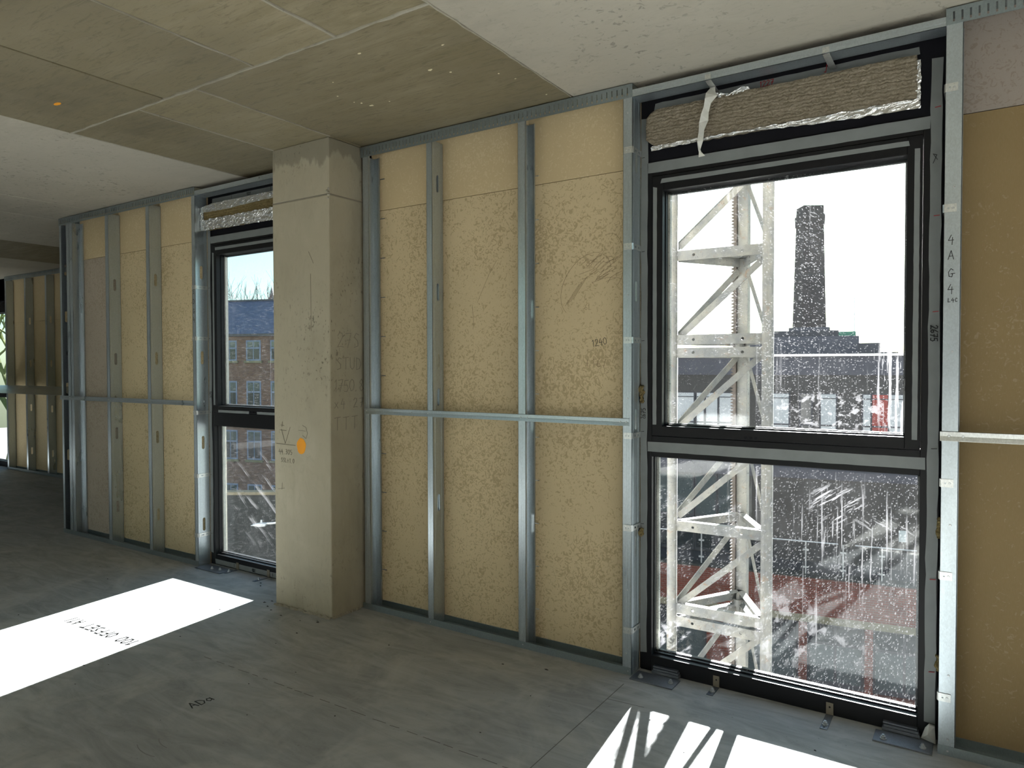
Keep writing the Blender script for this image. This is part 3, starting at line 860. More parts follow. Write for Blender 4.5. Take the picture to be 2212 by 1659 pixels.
# ================================================================== CONCRETE COLUMN
CX0, CX1, CY0 = -3.617, -3.1245, -0.239
colm = thing('concrete_column', 'square concrete column with an orange spray dot and pencil notes', 'column', ((CX0 + CX1) / 2, 0, 0))
MB().box(CX0, CX1, CY0, 0.09, 0.0, 2.431).build('shaft', 'concrete_column', colm, bevel=0.006, bseg=2)
MB().box(CX0 + 0.001, CX1 - 0.001, CY0 + 0.001, 0.09, 2.434, CEIL).build('column_head', 'concrete_head', colm, bevel=0.006, bseg=2)
MB().box(CX0 + 0.002, CX1 - 0.002, CY0 + 0.002, 0.088, 2.42, 2.445).build('pour_joint', 'pencil_faint', colm)
for side in (0, 1):
    mb = MB(); rows = []
    n = 34
    for i in range(n + 1):
        hgt = random.uniform(0.004, 0.016)
        if side == 0:
            p = Vector((CX0 + (CX1 - CX0) * i / n, CY0 - 0.004 - random.uniform(0, .01), 0))
            rows.append((p + Vector((0, 0, hgt)), p + Vector((0, -0.008, 0.0005))))
        else:
            p = Vector((CX1 + 0.003, CY0 + (0.22) * i / n, 0))
            rows.append((p + Vector((0, 0, hgt)), p + Vector((random.uniform(.004, .014), 0, 0.0005))))
    mb.strip(rows, 0.004, (0, -1, 0) if side == 0 else (1, 0, 0))
    mb.build('mortar_fillet', 'concrete_fin', colm)
# rough arris spall at the pour line
mb = MB()
for k in range(9):
    z = 2.40 + random.uniform(0, 0.085); r = random.uniform(.004, .011)
    mb.tube((CX1 - random.uniform(0, .012), CY0 - .002, z), (CX1 - random.uniform(0, .012), CY0 + .004, z + r), r, r * .5, 6)
mb.build('arris_burr', 'concrete_fin', colm)
dot = MB(); n = 40
pts = [(0.039 * (1 + 0.05 * math.sin(5 * a) + random.uniform(-.04, .04)) * math.cos(a), 0.047 * (1 + random.uniform(-.05, .05)) * math.sin(a)) for a in [2 * math.pi * i / n for i in range(n)]]
dot.prism([(-3.374 + u, 0.983 + v) for u, v in pts], CY0 - 0.0008, CY0 + 0.0005, XZ(0))
dot.build('spray_paint_dot', 'orange_paint', colm)
PO = (CX0, CY0 - 0.0006, 0)
draw(colm, [[(.02, .986), (.19, .983)], [(.10, .99), (.065, 1.075)], [(.10, .99), (.145, 1.09)], [(.05, 1.07), (.11, 1.068)], [(.06, 1.10), (.09, 1.098)], [(.07, 1.09), (.075, 1.12)]], PO, UX, UZ, 'pencil', 0.0022)
draw(colm, [[(.255, 1.045), (.285, 1.03), (.297, 1.06), (.285, 1.095), (.255, 1.105)], [(.22, 1.075), (.28, 1.073)]], PO, UX, UZ, 'pencil_faint', 0.003)
write(colm, '44.305', 0.03, (CX0 + .04, CY0 - .0006, .925), UX, UZ, 'pencil', .002)
write(colm, 'SSL+1.0', 0.026, (CX0 + .06, CY0 - .0006, .876), UX, UZ, 'pencil', .002)
draw(colm, [[(.32, 2.12), (.36, 2.05)], [(.335, 1.99), (.338, 1.66)], [(.03, .71), (.09, .72)], [(.07, .75), (.065, .71)]], PO, UX, UZ, 'pencil', 0.002)
SO = lambda y, z: (CX1 + 0.0006, CY0 + y, z)
UYP = (0, 1, 0)
for txt, y0, z, h, gp in [('27S', .055, 1.565, .085, .75), ('STUD', .05, 1.435, .07, .72), ('1750.8', .025, 1.305, .07, .62), ('x4 27', .03, 1.212, .055, .9), ('TTT', .03, 1.085, .075, .9)]:
    write(colm, txt, h, SO(y0, z), UYP, UZ, 'pencil_faint', 0.0035, gap=gp)

# ================================================================== WINDOWS
def wavy_strip(p0, p1, half, wdir, nrm, n=14, amp=0.0, t=0.0007, lift=0.0, torn=0.0):
    p0, p1, wd, nv = Vector(p0), Vector(p1), Vector(wdir), Vector(nrm)
    rows = []
    for i in range(n + 1):
        f = i / n
        p = p0.lerp(p1, f) + nv * (lift * max(0, math.sin(f * 17.0 + 1.0)) * random.uniform(.4, 1))
        e = torn if i in (0, n) else 0
        d = (p1 - p0).normalized()
        rows.append((p - wd * (half + random.uniform(-amp, amp)) + d * random.uniform(-e, e),
                     p + wd * (half + random.uniform(-amp, amp)) + d * random.uniform(-e, e)))
    return MB().strip(rows, t, nrm)

def tape(win, x0, x1, z0, z1, y, amp=0.0006, lift=0.0, torn=0.004, mat='sealing_tape', n=None):
    if x1 - x0 > z1 - z0:
        mb = wavy_strip((x0, y, (z0 + z1) / 2), (x1, y, (z0 + z1) / 2), (z1 - z0) / 2, (0, 0, 1), (0, -1, 0), n or 24, amp, 0.0007, lift, torn)
    else:
        mb = wavy_strip(((x0 + x1) / 2, y, z0), ((x0 + x1) / 2, y, z1), (x1 - x0) / 2, (1, 0, 0), (0, -1, 0), n or 40, amp, 0.0007, lift, torn)
    return mb.build('sealing_tape', mat, win)

FY = 0.100            # inner face of the window frame
def make_window(name, label, L, R, oy=0.0, up='dusty_glass', lo='dusty_glass_lower', full=True):
    w = thing(name, label, None, ((L + R) / 2, oy, 0), kind='structure')
    y0, y1 = FY + oy, FY + 0.08 + oy
    def b(nm, x0, x1, ya, yb, z0, z1, mat='black_frame', par=w, bev=0.0015):
        return MB().box(x0, x1, ya, yb, z0, z1).build(nm, mat, par, bevel=bev)
    b('frame_jamb', L + 0.004, L + 0.058, y0, y1, 0.0, 2.405)
    b('frame_jamb', R - 0.074, R - 0.010, y0, y1, 0.0, 2.405)
    b('frame_head', L + 0.058, R - 0.074, y0, y1, 2.337, 2.405)
    b('transom', L + 0.058, R - 0.074, y0, y1, 1.024, 1.121)
    b('bottom_rail', L + 0.058, R - 0.074, y0, y1, 0.0, 0.076)
    # opening sash
    ys = y0 - 0.006
    b('sash_stile', L + 0.060, L + 0.110, ys, y1 - .01, 1.123, 2.335)
    b('sash_stile', R - 0.128, R - 0.084 + .008, ys, y1 - .01, 1.123, 2.335)
    b('sash_rail', L + 0.110, R - 0.128, ys, y1 - .01, 2.266, 2.335)
    b('sash_rail', L + 0.110, R - 0.128, ys, y1 - .01, 1.123, 1.170)
    # glazing beads outside the glass, left gasket pale: cream frame edge and painted glass-edge reflection
    for (xa, xb, za, zb) in [(L + 0.110, R - 0.128, 1.170, 2.266), (L + 0.058, R - 0.074, 0.076, 1.024)]:
        yg = y0 + 0.062
        b('gasket', xa, xa + 0.012, yg, yg + 0.02, za, zb, 'cream_and_glint', bev=0)
        b('gasket', xb - 0.012, xb, yg, yg + 0.02, za, zb, bev=0)
        b('gasket', xa, xb, yg, yg + 0.02, zb - 0.010, zb, bev=0)
        b('gasket', xa, xb, yg, yg + 0.02, za, za + 0.010, bev=0)
        b('glazing_bead', xa, xa + 0.004, y0 + 0.03, y0 + 0.050, za, zb, 'black_frame', bev=0)
        b('glazing_bead', xa, xb, y0 + 0.036, y0 + 0.050, za, za + 0.006, 'black_frame', bev=0)
    for (xa, xb, za, zb, g) in [(L + 0.106, R - 0.124, 1.166, 2.270, up), (L + 0.054, R - 0.070, 0.072, 1.028, lo)]:
        mb = MB().box(xa, xb, y0 + 0.050, y0 + 0.056, za, zb)
        mb.mi = [1] * 6
        mb.mi[2] = 0
        mb.build('pane', [g, 'clear_glass'], w)
    # head membrane and side cavity strips
    b('head_membrane', L - 0.03, R + 0.03, y0 + 0.012, y0 + 0.022, 2.40, CEIL, 'black_membrane', bev=0)
    b('cavity_strip', L - 0.03, L + 0.004, y0 + 0.012, y0 + 0.022, 0.0, 2.40, 'black_membrane', bev=0)
    b('cavity_strip', R - 0.010, R + 0.03, y0 + 0.012, y0 + 0.022, 0.0, 2.40, 'black_membrane', bev=0)
    if not full:
        return w
    yt = y0 - 0.001
    tape(w, L + 0.002, L + 0.036, 0.083, 2.61, yt, 0.002, 0.004)
    tape(w, L + 0.036, R - 0.055, 2.354, 2.402, yt, 0.0008)
    ysd = ys - 0.001
    tape(w, L + 0.103, R - 0.122, 2.299, 2.319, ysd)
    tape(w, L + 0.064, L + 0.083, 1.176, 2.283, ysd, 0.0006)
    # header channel above the opening
    MB().box(L, R, oy, oy + T, 2.688, 2.722).box(L, R, oy, oy + 0.088, 2.688, 2.6895).box(L, R, oy + 0.0866, oy + 0.088, 2.6895, 2.715).box(L, R, oy - 0.0008, oy, 2.702, 2.704).build('header_channel', 'galvanised_steel', w)
    return w

W1L, W1R = -1.3735, -0.1365
w1 = make_window('window_1', 'tall black framed window in two panes with dusty glass, right side', W1L, W1R)
tape(w1, -0.188, -0.150, 0.066, 2.62, 0.099, 0.0025, 0.004, 0.006)
tape(w1, -1.337, -0.192, 1.047, 1.093, 0.099, 0.0008)
tape(w1, -0.240, -0.221, 1.158, 2.283, 0.093)
tape(w1, -1.314, -0.222, 2.6465, 2.677, 0.108, 0.002, 0, 0.01)
write(w1, '2675', 0.022, (-1.347, 0.0975, 1.198), UZ, (-1, 0, 0), 'marker_black', 0.003, gap=0.62)
write(w1, '2675', 0.024, (-0.180, 0.0945, 1.603), (0, 0, -1), UX, 'marker_black', 0.0035, gap=0.66)
write(w1, '1227', 0.024, (-0.83, 0.1065, 2.649), UX, UZ, 'marker_red', 0.003, gap=0.68)
for z, m in [(2.43, 'marker_red'), (2.02, 'marker_red'), (1.655, 'marker_red'), (1.13, 'marker_black'), (0.625, 'marker_red'), (0.265, 'marker_red')]:
    draw(w1, [[(-.018, 0), (0, random.uniform(0, .003))]], (-0.155, 0.0945, z), UX, UZ, m, 0.0028, 'tick_mark')
for z in (2.43, 1.99, 1.57, 1.14, 0.70):
    draw(w1, [[(0, 0), (.012, 0.001)]], (-1.365, 0.0945, z), UX, UZ, 'marker_black', 0.0025, 'tick_mark')
draw(w1, [[(0, 0), (-.004, -.03), (-.01, -.028)]], (-0.56, 0.1065, 2.685), UX, UZ, 'marker_red', 0.003, 'tick_mark')
draw(w1, [[(0, 0), (.012, .03), (.0, .035), (.014, .012)]], (-0.178, 0.0945, 2.22), UX, UZ, 'marker_black', 0.002, 'tick_mark')
# header clips
for xc in (-1.02, -0.545):
    o = MB().box(xc - .013, xc + .013, -0.0035, -0.002, 2.690, 2.712).box(xc - .013, xc + .013, -0.002, 0.0, 2.690, 2.692).bar((xc, 0.0, 2.6865), (xc + .012, 0.092, 2.655), 0.026, 0.0015).build('header_clip', 'bright_steel', w1)
# slab edge below the bottom rail stays in shade; packers under the frame
for xa, xb in [(-1.30, -1.17), (-0.33, -0.20)]:
    MB().box(xa, xb, 0.070, 0.099, 0.006, 0.018).box(xa + .005, xb - .004, 0.074, 0.099, 0.019, 0.028).box(xa + .002, xb - .01, 0.08, 0.099, 0.03, 0.036).build('packer', 'plate_steel', w1)

W2L, W2R = -4.7805, -3.752
w2 = make_window('window_2', 'narrow black framed window partly hidden by the column', W2L, W2R, 0.0, 'fair_glass', 'fair_glass')
tape(w2, -4.728, -3.80, 2.645, 2.678, 0.108, 0.001)
tape(w2, -4.659, -4.312, 1.1225, 1.1405, 0.093, 0.0008)
tape(w2, -4.224, -3.90, 1.1225, 1.1405, 0.093, 0.0008)
tape(w2, -4.724, -3.83, 0.006, 0.041, 0.098, 0.0008)
write(w2, '2675', 0.022, (-4.747, 0.0975, 1.22), UZ, (-1, 0, 0), 'marker_black', 0.003, gap=0.62)
write(w2, '1021', 0.022, (-4.33, 0.1065, 2.65), UX, UZ, 'marker_black', 0.0025, gap=0.6)
write(w2, '1021', 0.02, (-4.30, 0.0965, 0.013), UX, UZ, 'marker_black', 0.0025, gap=0.55)
for x, z, y in [(-4.50, 2.652, .1065), (-4.07, 2.652, .1065), (-4.50, .012, .0965), (-4.075, .012, .0965)]:
    draw(w2, [[(0, 0), (0, .024)]], (x, y, z), UX, UZ, 'marker_black', 0.0025, 'tick_mark')
for z in (2.03, 1.66, 1.12, 0.66, 0.225):
    draw(w2, [[(0, 0), (.012, 0.001)]], (-4.765, 0.0945, z), UX, UZ, 'marker_black', 0.0025, 'tick_mark')
w3 = make_window('window_3', 'far black framed window at the extreme left', -12.965, -11.725, YF, 'clear_glass', 'clear_glass', False)

w4 = make_window('added_window_4', 'unseen window added right of the view to let in sun', 0.90, 2.16, 0.0, 'clear_glass', 'clear_glass', False)  # this and the next are out of view, added for more sun patches
w5 = make_window('added_window_5', 'second unseen window added right of the view to let in sun', 2.90, 4.16, 0.0, 'clear_glass', 'clear_glass', False)

# vents cut in sash bottom rail (three small slots)
for w, xc in ((w1, -0.855), (w2, -4.27)):
    for k in (-1, 0, 1):
        MB().tube((xc + k * .022, 0.0905, 1.135), (xc + k * .022, 0.0945, 1.135), 0.006, 0.006, 10).build('drain_cap', 'black_membrane', w)

# pen marks on the boards
write(wf, '1240', 0.034, (-1.628, 0.0960, 1.545), (1, 0, 0.16), (-.16, 0, 1), 'marker_black', 0.0022, gap=0.66)
write(wf, '+16/', 0.042, (-1.665, 0.0960, 1.445), UX, UZ, 'pencil_brown', 0.0018, gap=0.8)
scr = []
scr.append([(-1.665 + .125 * math.cos(a) * 1.05 + .05 * math.sin(a), 1.855 + .155 * math.sin(a)) for a in [math.radians(d) for d in range(30, 250, 10)]])
scr.append([(-1.53 + .075 * math.cos(a), 1.96 + .135 * math.sin(a)) for a in [math.radians(d) for d in range(-60, 120, 10)]])
rs = random.Random(5)
for k in range(30):
    cx, cz, ang = -1.57 + rs.uniform(-.09, .09), 1.92 + rs.uniform(-.06, .06), rs.uniform(.0, .9)
    L_ = rs.uniform(.012, .05)
    scr.append([(cx + t * L_ * math.cos(ang) + rs.uniform(-.006, .006), cz + t * L_ * math.sin(ang) + rs.uniform(-.008, .008)) for t in (-1, -.4, .3, 1)])
for k in range(4):
    scr.append([(-1.78 + .015 * k, 1.755 + .01 * k), (-1.70 + .015 * k, 1.86 + .012 * k)])
draw(wf, scr, (0, 0.0960, 0), UX, UZ, 'pencil_brown', 0.0013, 'pencil_scribble')
write(wf, '6L', 0.03, (-1.67, 0.0960, 1.73), UX, UZ, 'pencil_brown', 0.0013)
draw(wf, [[(-2.33, 1.80), (-2.25, 1.95), (-2.20, 2.02)], [(-2.365, 1.79), (-2.355, 1.70), (-2.36, 1.655)]], (0, 0.0960, 0), UX, UZ, 'pencil_brown', 0.0014, 'pencil_scribble')
write(wf, '6S', 0.05, (0.045, 0.0960, 1.645), UX, UZ, 'pencil_brown', 0.002, gap=0.75)
write(wf, '1002', 0.03, (-5.00, 0.0960, 1.545), UX, UZ, 'pencil_brown', 0.002, gap=0.6)

# ================================================================== INSULATION
def lumpy_block(x0, x1, y0, y1, z0, z1, nx, ny, nz, amp, freq, round_l=0.0, seed=0, wave=0.0):
    bm = bmesh.new()
    vd = {}
    def vert(i, j, k):
        key = (i, j, k)
        if key not in vd:
            f = i / nx
            x = x0 + (x1 - x0) * f; y = y0 + (y1 - y0) * j / ny; z = z0 + (z1 - z0) * k / nz
            if round_l and x - x0 < round_l:
                q = 1 - (x - x0) / round_l
                s = 1 - 0.42 * q * q
                z = (z0 + z1) / 2 + (z - (z0 + z1) / 2) * s
            p = Vector((x * freq + seed, y * freq, z * freq))
            d = noise.noise_vector(p) * amp + noise.noise_vector(p * 3.1) * amp * .45
            z += wave * math.sin(f * 9 + seed)
            vd[key] = bm.verts.new(Vector((x, y, z)) + d)
        return vd[key]
    for i in range(nx):
        for j in range(ny):
            for k, fl_ in ((0, 0), (nz, 1)):
                bm.faces.new([vert(i, j, k), vert(i + 1, j, k), vert(i + 1, j + 1, k), vert(i, j + 1, k)])
    for i in range(nx):
        for k in range(nz):
            for j in (0, ny):
                bm.faces.new([vert(i, j, k), vert(i + 1, j, k), vert(i + 1, j, k + 1), vert(i, j, k + 1)])
    for j in range(ny):
        for k in range(nz):
            for i in (0, nx):
                bm.faces.new([vert(i, j, k), vert(i, j + 1, k), vert(i, j + 1, k + 1), vert(i, j, k + 1)])
    bmesh.ops.recalc_face_normals(bm, faces=bm.faces)
    for f in bm.faces:
        f.smooth = True
    return bm

def from_bm(bm, name, mat, parent):
    me = bpy.data.meshes.new(name)
    bm.to_mesh(me); bm.free()
    me.materials.append(M[mat])
    o = bpy.data.objects.new(name, me)
    C.objects.link(o)
    if parent: attach(o, parent)
    return o

i1 = thing('insulation_batt', 'brown mineral wool batt with foil edge tucked above the large window', 'insulation', (-0.78, 0.08, 2.44))
from_bm(lumpy_block(-1.328, -0.232, 0.052, 0.108, 2.462, 2.628, 110, 6, 22, 0.0045, 38, 0.06, 1), 'wool_core', 'mineral_wool', i1)
def foil_sheet(parent, x0, x1, zf0, zf1, y, nx, nz, amp, seed, name='foil_facing', fx=60):
    """crumpled foil with real thickness; zf0/zf1 give lower/upper edge at a fraction"""
    top, bot = [], []
    mb = MB()
    def P(i, k, dy):
        f = i / nx; x = x0 + (x1 - x0) * f
        z = zf0(f) + (zf1(f) - zf0(f)) * k / nz
        p = Vector((x * fx + seed, z * 60, seed * 3.3))
        d = noise.noise(p) * amp + noise.noise(p * 2.7) * amp * .6
        return (x + noise.noise(p * 1.3) * amp * .5, y + dy - abs(d), z + noise.noise(p * 1.7 + Vector((9, 2, 1))) * amp * .5)
    for dy in (0, 0.0012):
        for i in range(nx + 1):
            for k in range(nz + 1):
                mb.v.append(P(i, k, dy))
    st = (nx + 1) * (nz + 1)
    for i in range(nx):
        for k in range(nz):
            a = i * (nz + 1) + k
            mb.f.append((a, a + nz + 1, a + nz + 2, a + 1)); mb.mi.append(0)
            mb.f.append((st + a, st + a + 1, st + a + nz + 2, st + a + nz + 1)); mb.mi.append(0)
    for i in range(nx):
        for k in (0, nz):
            a, b = i * (nz + 1) + k, (i + 1) * (nz + 1) + k
            mb.f.append((a, b, st + b, st + a)); mb.mi.append(0)
    return mb.build(name, 'foil', parent, smooth=False)
foil_sheet(i1, -1.300, -0.222, lambda f: 2.440 - 0.017 * f + 0.016 * math.exp(-((f - .38) / .22) ** 2), lambda f: 2.463 - 0.004 * math.sin(f * 3), 0.050, 150, 7, 0.010, 2, fx=14)
foil_sheet(i1, -0.234, -0.219, lambda f: 2.425, lambda f: 2.607, 0.056, 4, 40, 0.006, 5)
foil_sheet(i1, -1.04, -0.86, lambda f: 2.622, lambda f: 2.640 + 0.008 * math.sin(f * 9), 0.055, 24, 4, 0.010, 9)

i2 = thing('insulation_batt', 'foil wrapped insulation with a slit of golden wool above the narrow window', 'insulation', (-4.28, 0.08, 2.43))
foil_sheet(i2, -4.775, -3.80, lambda f: 2.570 - 0.006 * math.sin(6 * f), lambda f: 2.622 - .014 * max(0, .15 - f) / .15, 0.045, 90, 7, 0.006, 21, fx=16)
foil_sheet(i2, -4.775, -3.80, lambda f: 2.438 - 0.01 * f, lambda f: 2.515, 0.045, 110, 10, 0.011, 31, fx=26)
foil_sheet(i2, -4.778, -4.742, lambda f: 2.46, lambda f: 2.60, 0.047, 5, 20, 0.008, 41)
from_bm(lumpy_block(-4.750, -3.80, 0.05, 0.105, 2.45, 2.61, 60, 4, 10, 0.003, 30, 0, 4), 'wool_core', 'mineral_wool_gold', i2)

# loose hanging strip of tape over batt 1
hang = []
for (xx, yy, zz, hw, tw) in [(-1.012, .040, 2.668, .010, .2), (-1.016, .022, 2.640, .020, .5), (-1.010, .012, 2.618, .026, .3), (-1.028, .016, 2.588, .017, -.2), (-1.040, .020, 2.555, .016, .4), (-1.046, .022, 2.520, .020, .1), (-1.056, .022, 2.480, .016, -.4), (-1.062, .024, 2.440, .013, .3), (-1.068, .030, 2.405, .006, 1.0), (-1.066, .034, 2.395, .005, .5), (-1.058, .036, 2.374, .014, .2)]:
    wv = Vector((math.cos(tw), math.sin(tw), 0.12)) * hw
    hang.append((Vector((xx, yy, zz)) - wv, Vector((xx, yy, zz)) + wv))
lt = MB().strip(hang, 0.0012).build('loose_tape_strip', 'torn_tape', None)
tag(lt, 'torn pale strip of tape hanging over the brown insulation', 'tape')
# crumpled tape scrap at the bottom right of window 1
ts = MB()
pts = [(-0.195, .072, .010), (-0.182, .060, .055), (-0.168, .050, .078), (-0.150, .062, .070), (-0.148, .070, .030), (-0.146, .060, .004), (-0.172, .045, .040)]
ts.add(pts + [(p[0], p[1] + .012, p[2]) for p in pts], [(0, 1, 6), (1, 2, 6), (2, 3, 6), (3, 4, 6), (4, 5, 6), (5, 0, 6), (7, 13, 8), (8, 13, 9), (9, 13, 10), (10, 13, 11), (11, 13, 12), (12, 13, 7), (0, 7, 8, 1), (1, 8, 9, 2), (2, 9, 10, 3), (3, 10, 11, 4), (4, 11, 12, 5), (5, 12, 7, 0)])
tag(ts.build('tape_scrap', 'torn_tape'), 'crumpled scrap of pale tape at the foot of the right stud', 'tape')
# wool tufts squeezed out beside window 1
for k, (x, z, s, lab) in enumerate([(-1.360, 1.315, .05, 'tuft of mineral wool poking out above the left 2675 mark'), (-1.362, 0.66, .022, 'small wool tuft by the lower left window clip'), (-0.142, 0.83, .05, 'tuft of mineral wool squeezed out beside the right stud'), (-0.141, 0.31, .04, 'low wool tuft beside the right stud near the floor')]):
    o = from_bm(lumpy_block(x - .008, x + .008, 0.080, 0.098, z - s * .8, z + s * .8, 6, 5, 14, 0.011, 45, 0, k * 7 + 1), 'wool_tuft', 'mineral_wool_gold', None)
    tag(o, lab, 'insulation', 'wool tufts in the window gap')

# ================================================================== FLOOR FIXINGS
def bolt(parent, x, y, z):
    return MB().tube((x, y, z), (x, y, z + .003), .012, .012, 12).tube((x, y, z + .003), (x, y, z + .011), .009, .009, 6).tube((x, y, z + .011), (x, y, z + .017), .005, .005, 8).build('bolt', 'zinc_bolt', parent)
def base_plate(label, x0, x1, y0, y1, bolts):
    p = thing('base_plate', label, 'base plate', ((x0 + x1) / 2, (y0 + y1) / 2, 0), 'steel base plates under the windows')
    MB().box(x0, x1, y0, y1, 0, 0.006).build('plate', 'plate_steel', p, bevel=0.001)
    for bx, by in bolts:
        bolt(p, bx, by, 0.006)
base_plate('dark steel base plate with two bolts at the left foot of the large window', -1.365, -1.158, -0.042, 0.064, [(-1.325, -0.005), (-1.185, 0.012)])
base_plate('dark steel base plate with two bolts at the right foot of the large window', -0.352, -0.153, -0.034, 0.064, [(-0.318, -0.005), (-0.185, 0.0)])
base_plate('dark steel base plate at the left foot of the narrow window', -4.76, -4.47, -0.045, 0.068, [(-4.62, 0.0), (-4.545, 0.012)])
def angle_bracket(label, x, y0, ang=0.0):
    p = thing('angle_bracket', label, 'bracket', (x, y0, 0), 'angle brackets holding down the window frames')
    w = 0.014
    MB().plate(x - w, x + w, y0 - 0.045, 0.095, [(x, y0 - 0.03, .004, .0041)], 0.0, 0.003, lambda u, v, z: (u, v, z)).build('foot', 'plate_steel', p)
    MB().plate(x - w, x + w, 0.0, 0.052, [(x, 0.034, .004, .0041)], 0.0945, 0.0975, lambda u, v, z: (u, z, v)).build('upright', 'bracket_tan', p)
    bolt(p, x, y0 - 0.005, 0.003)
angle_bracket('small zinc angle bracket on the floor left of centre of the large window', -1.002, 0.045)
angle_bracket('small zinc angle bracket on the floor right of centre of the large window', -0.527, 0.0)
angle_bracket('small zinc angle bracket under the left part of the narrow window', -4.46, 0.03)
angle_bracket('small zinc angle bracket under the narrow window beside the column', -4.12, 0.02)

rc = random.Random(3)
def chip(x, y, s, lab='tiny dark chip of debris lying on the open concrete floor'):
    mb = MB()
    n = 6
    a0 = rc.uniform(0, 6)
    ring = [(x + s * rc.uniform(.5, 1.2) * math.cos(a0 + i * 6.28 / n) * rc.choice((1, 1.5)), y + s * rc.uniform(.4, 1) * math.sin(a0 + i * 6.28 / n)) for i in range(n)]
    vs = [(a, b, 0.0) for a, b in ring] + [(x, y, s * rc.uniform(.35, .8))]
    o = mb.add(vs, [(i, (i + 1) % n, n) for i in range(n)] + [tuple(range(n - 1, -1, -1))]).build('concrete_chip', 'chip_dark')
    return tag(o, lab, 'debris', 'chips of debris on the floor')
for k in range(46):
    x, y = rc.uniform(-5.6, -0.4), rc.uniform(-1.7, -0.2)
    if CX0 - .1 < x < CX1 + .1 and y > CY0 - .05: continue
    chip(x, y, rc.uniform(.0025, .007))
for x, y, s in [(-3.62, -.30, .008), (-3.55, -.33, .010), (-3.42, -.36, .008), (-3.15, -.32, .012), (-3.70, -.26, .012), (-3.68, -.22, .009), (-3.74, -.12, .012), (-3.8, -.03, .010), (-4.0, -.06, .010), (-4.05, -.02, .008), (-1.95, -.22, .007), (-1.74, -.16, .008)]:
    chip(x, y, s, 'dark crumb of debris on the floor at the foot of the column' if y < -.2 and x < -3 else ('crumb of debris on the floor beneath the narrow window' if x < -3 else 'crumb of debris just in front of the main stud frame'))

# ================================================================== HOIST MAST OUTSIDE
ml = thing('hoist_mast', 'pale steel lattice hoist mast with toothed rack standing outside the window', 'hoist mast', (-1.21, 0.95, -9.4))
TA, TB_, TC = Vector((-1.472, 0.778, 0)), Vector((-0.955, 0.784, 0)), Vector((-1.212, 1.245, 0))
ZT, ZB = 6.2, -9.4
zz = lambda v, z: Vector((v.x, v.y, z))
for v, r in ((TA, .028), (TB_, .030)):
    MB().tube(zz(v, ZB), zz(v, ZT), r, r, 16).build('mast_tube', 'mast_paint', ml, smooth=True)
MB().box(TC.x - .028, TC.x + .034, TC.y - .03, TC.y + .03, ZB, ZT).build('rack_post', 'mast_paint', ml, bevel=0.004)
# rack teeth
mb = MB(); P_ = 0.01885
poly = []
zr0, zr1 = -2.6, 4.4
k = 0
z = zr0
xb, xt = TC.x - .044, TC.x - .058
teeth = []
while z < zr1:
    teeth += [(xb, z), (xt, z + P_ * .30), (xt, z + P_ * .52), (xb, z + P_ * .82)]
    z += P_
for i in range(0, len(teeth), 4):
    q = teeth[i:i + 4]
    mb.prism([q[0], q[1], q[2], q[3]], TC.y - .05, TC.y - .02, lambda u, v, w: (u, w, v))
mb.box(xb, TC.x - .027, TC.y - .05, TC.y - .02, ZB, ZT)
mb.build('rack', 'rack_steel', ml)
def cross(a, b, z, h=0.055, holes=False):
    d = (zz(b, 0) - zz(a, 0)); L_ = d.length; d.normalize(); nrm = Vector((-d.y, d.x, 0))
    mp = lambda u, v, w: tuple(zz(a, z) + d * v + Vector((0, 0, u)) + nrm * w)
    mb = MB()
    mb.plate(-h / 2, h / 2, 0.02, L_ - 0.02, [(0, .12, .008, .0081), (0, L_ - .13, .008, .0081)] if holes else [], -.004, .004, mp)
    mb.plate(h / 2 - .006, h / 2, 0.02, L_ - 0.02, [], .004, .034, mp)
    return mb.build('cross_bar', 'mast_paint', ml)
JO, BAY = 0.052, 0.503
for k in range(-18, 13):
    z = JO + BAY * k
    zs_ = [z - .036, z + .036] if k % 3 == 0 else [z]
    for z_ in zs_:
        cross(TA, TB_, z_, holes=True); cross(TC, TA, z_); cross(TB_, TC, z_)
    if k % 3 == 0:
        MB().tube(zz(TC, z - .05) + Vector((.0, -.07, 0)), zz(TC, z + .06) + Vector((0, -.07, 0)), .012, .012, 8).tube(zz(TC, z - .02) + Vector((0, -.07, 0)), zz(TC, z + .02) + Vector((0, -.07, 0)), .028, .028, 12).build('joint_bolt', 'mast_paint', ml)
    zt = z + BAY
    if zt > ZT: continue
    g = .05
    MB().bar(zz(TA, z + g) + Vector((.03, 0.02, 0)), zz(TB_, zt - g) + Vector((-.03, 0.02, 0)), .006, .034, (0, 0, 1)).bar(zz(TA, z + g) + Vector((.03, 0.032, .012)), zz(TB_, zt - g) + Vector((-.03, 0.032, .012)), .026, .005, (0, 0, 1)).build('diagonal_brace', 'mast_paint', ml)
    MB().bar(zz(TA, z + g) + Vector((.01, 0.03, 0)), zz(TC, zt - g) + Vector((-.02, -0.03, 0)), .008, .034).build('diagonal_brace', 'mast_paint', ml)
    MB().bar(zz(TC, zt - g) + Vector((.03, -.03, 0)), zz(TB_, z + g) + Vector((-.01, .03, 0)), .008, .034).build('diagonal_brace', 'mast_paint', ml)

# ================================================================== OUTSIDE WORLD
GZ = -9.4
gr = MB().box(-150, 90, 0.4, 260, GZ - .5, GZ).build('ground', 'asphalt')
tag(gr, 'grey street surface far below the windows', None, None, 'structure')
gr2 = MB().box(-60, 40, -70, 0.1, GZ - .5, GZ - .02).build('ground', 'asphalt')
tag(gr2, 'paved ground behind this building', None, None, 'structure')

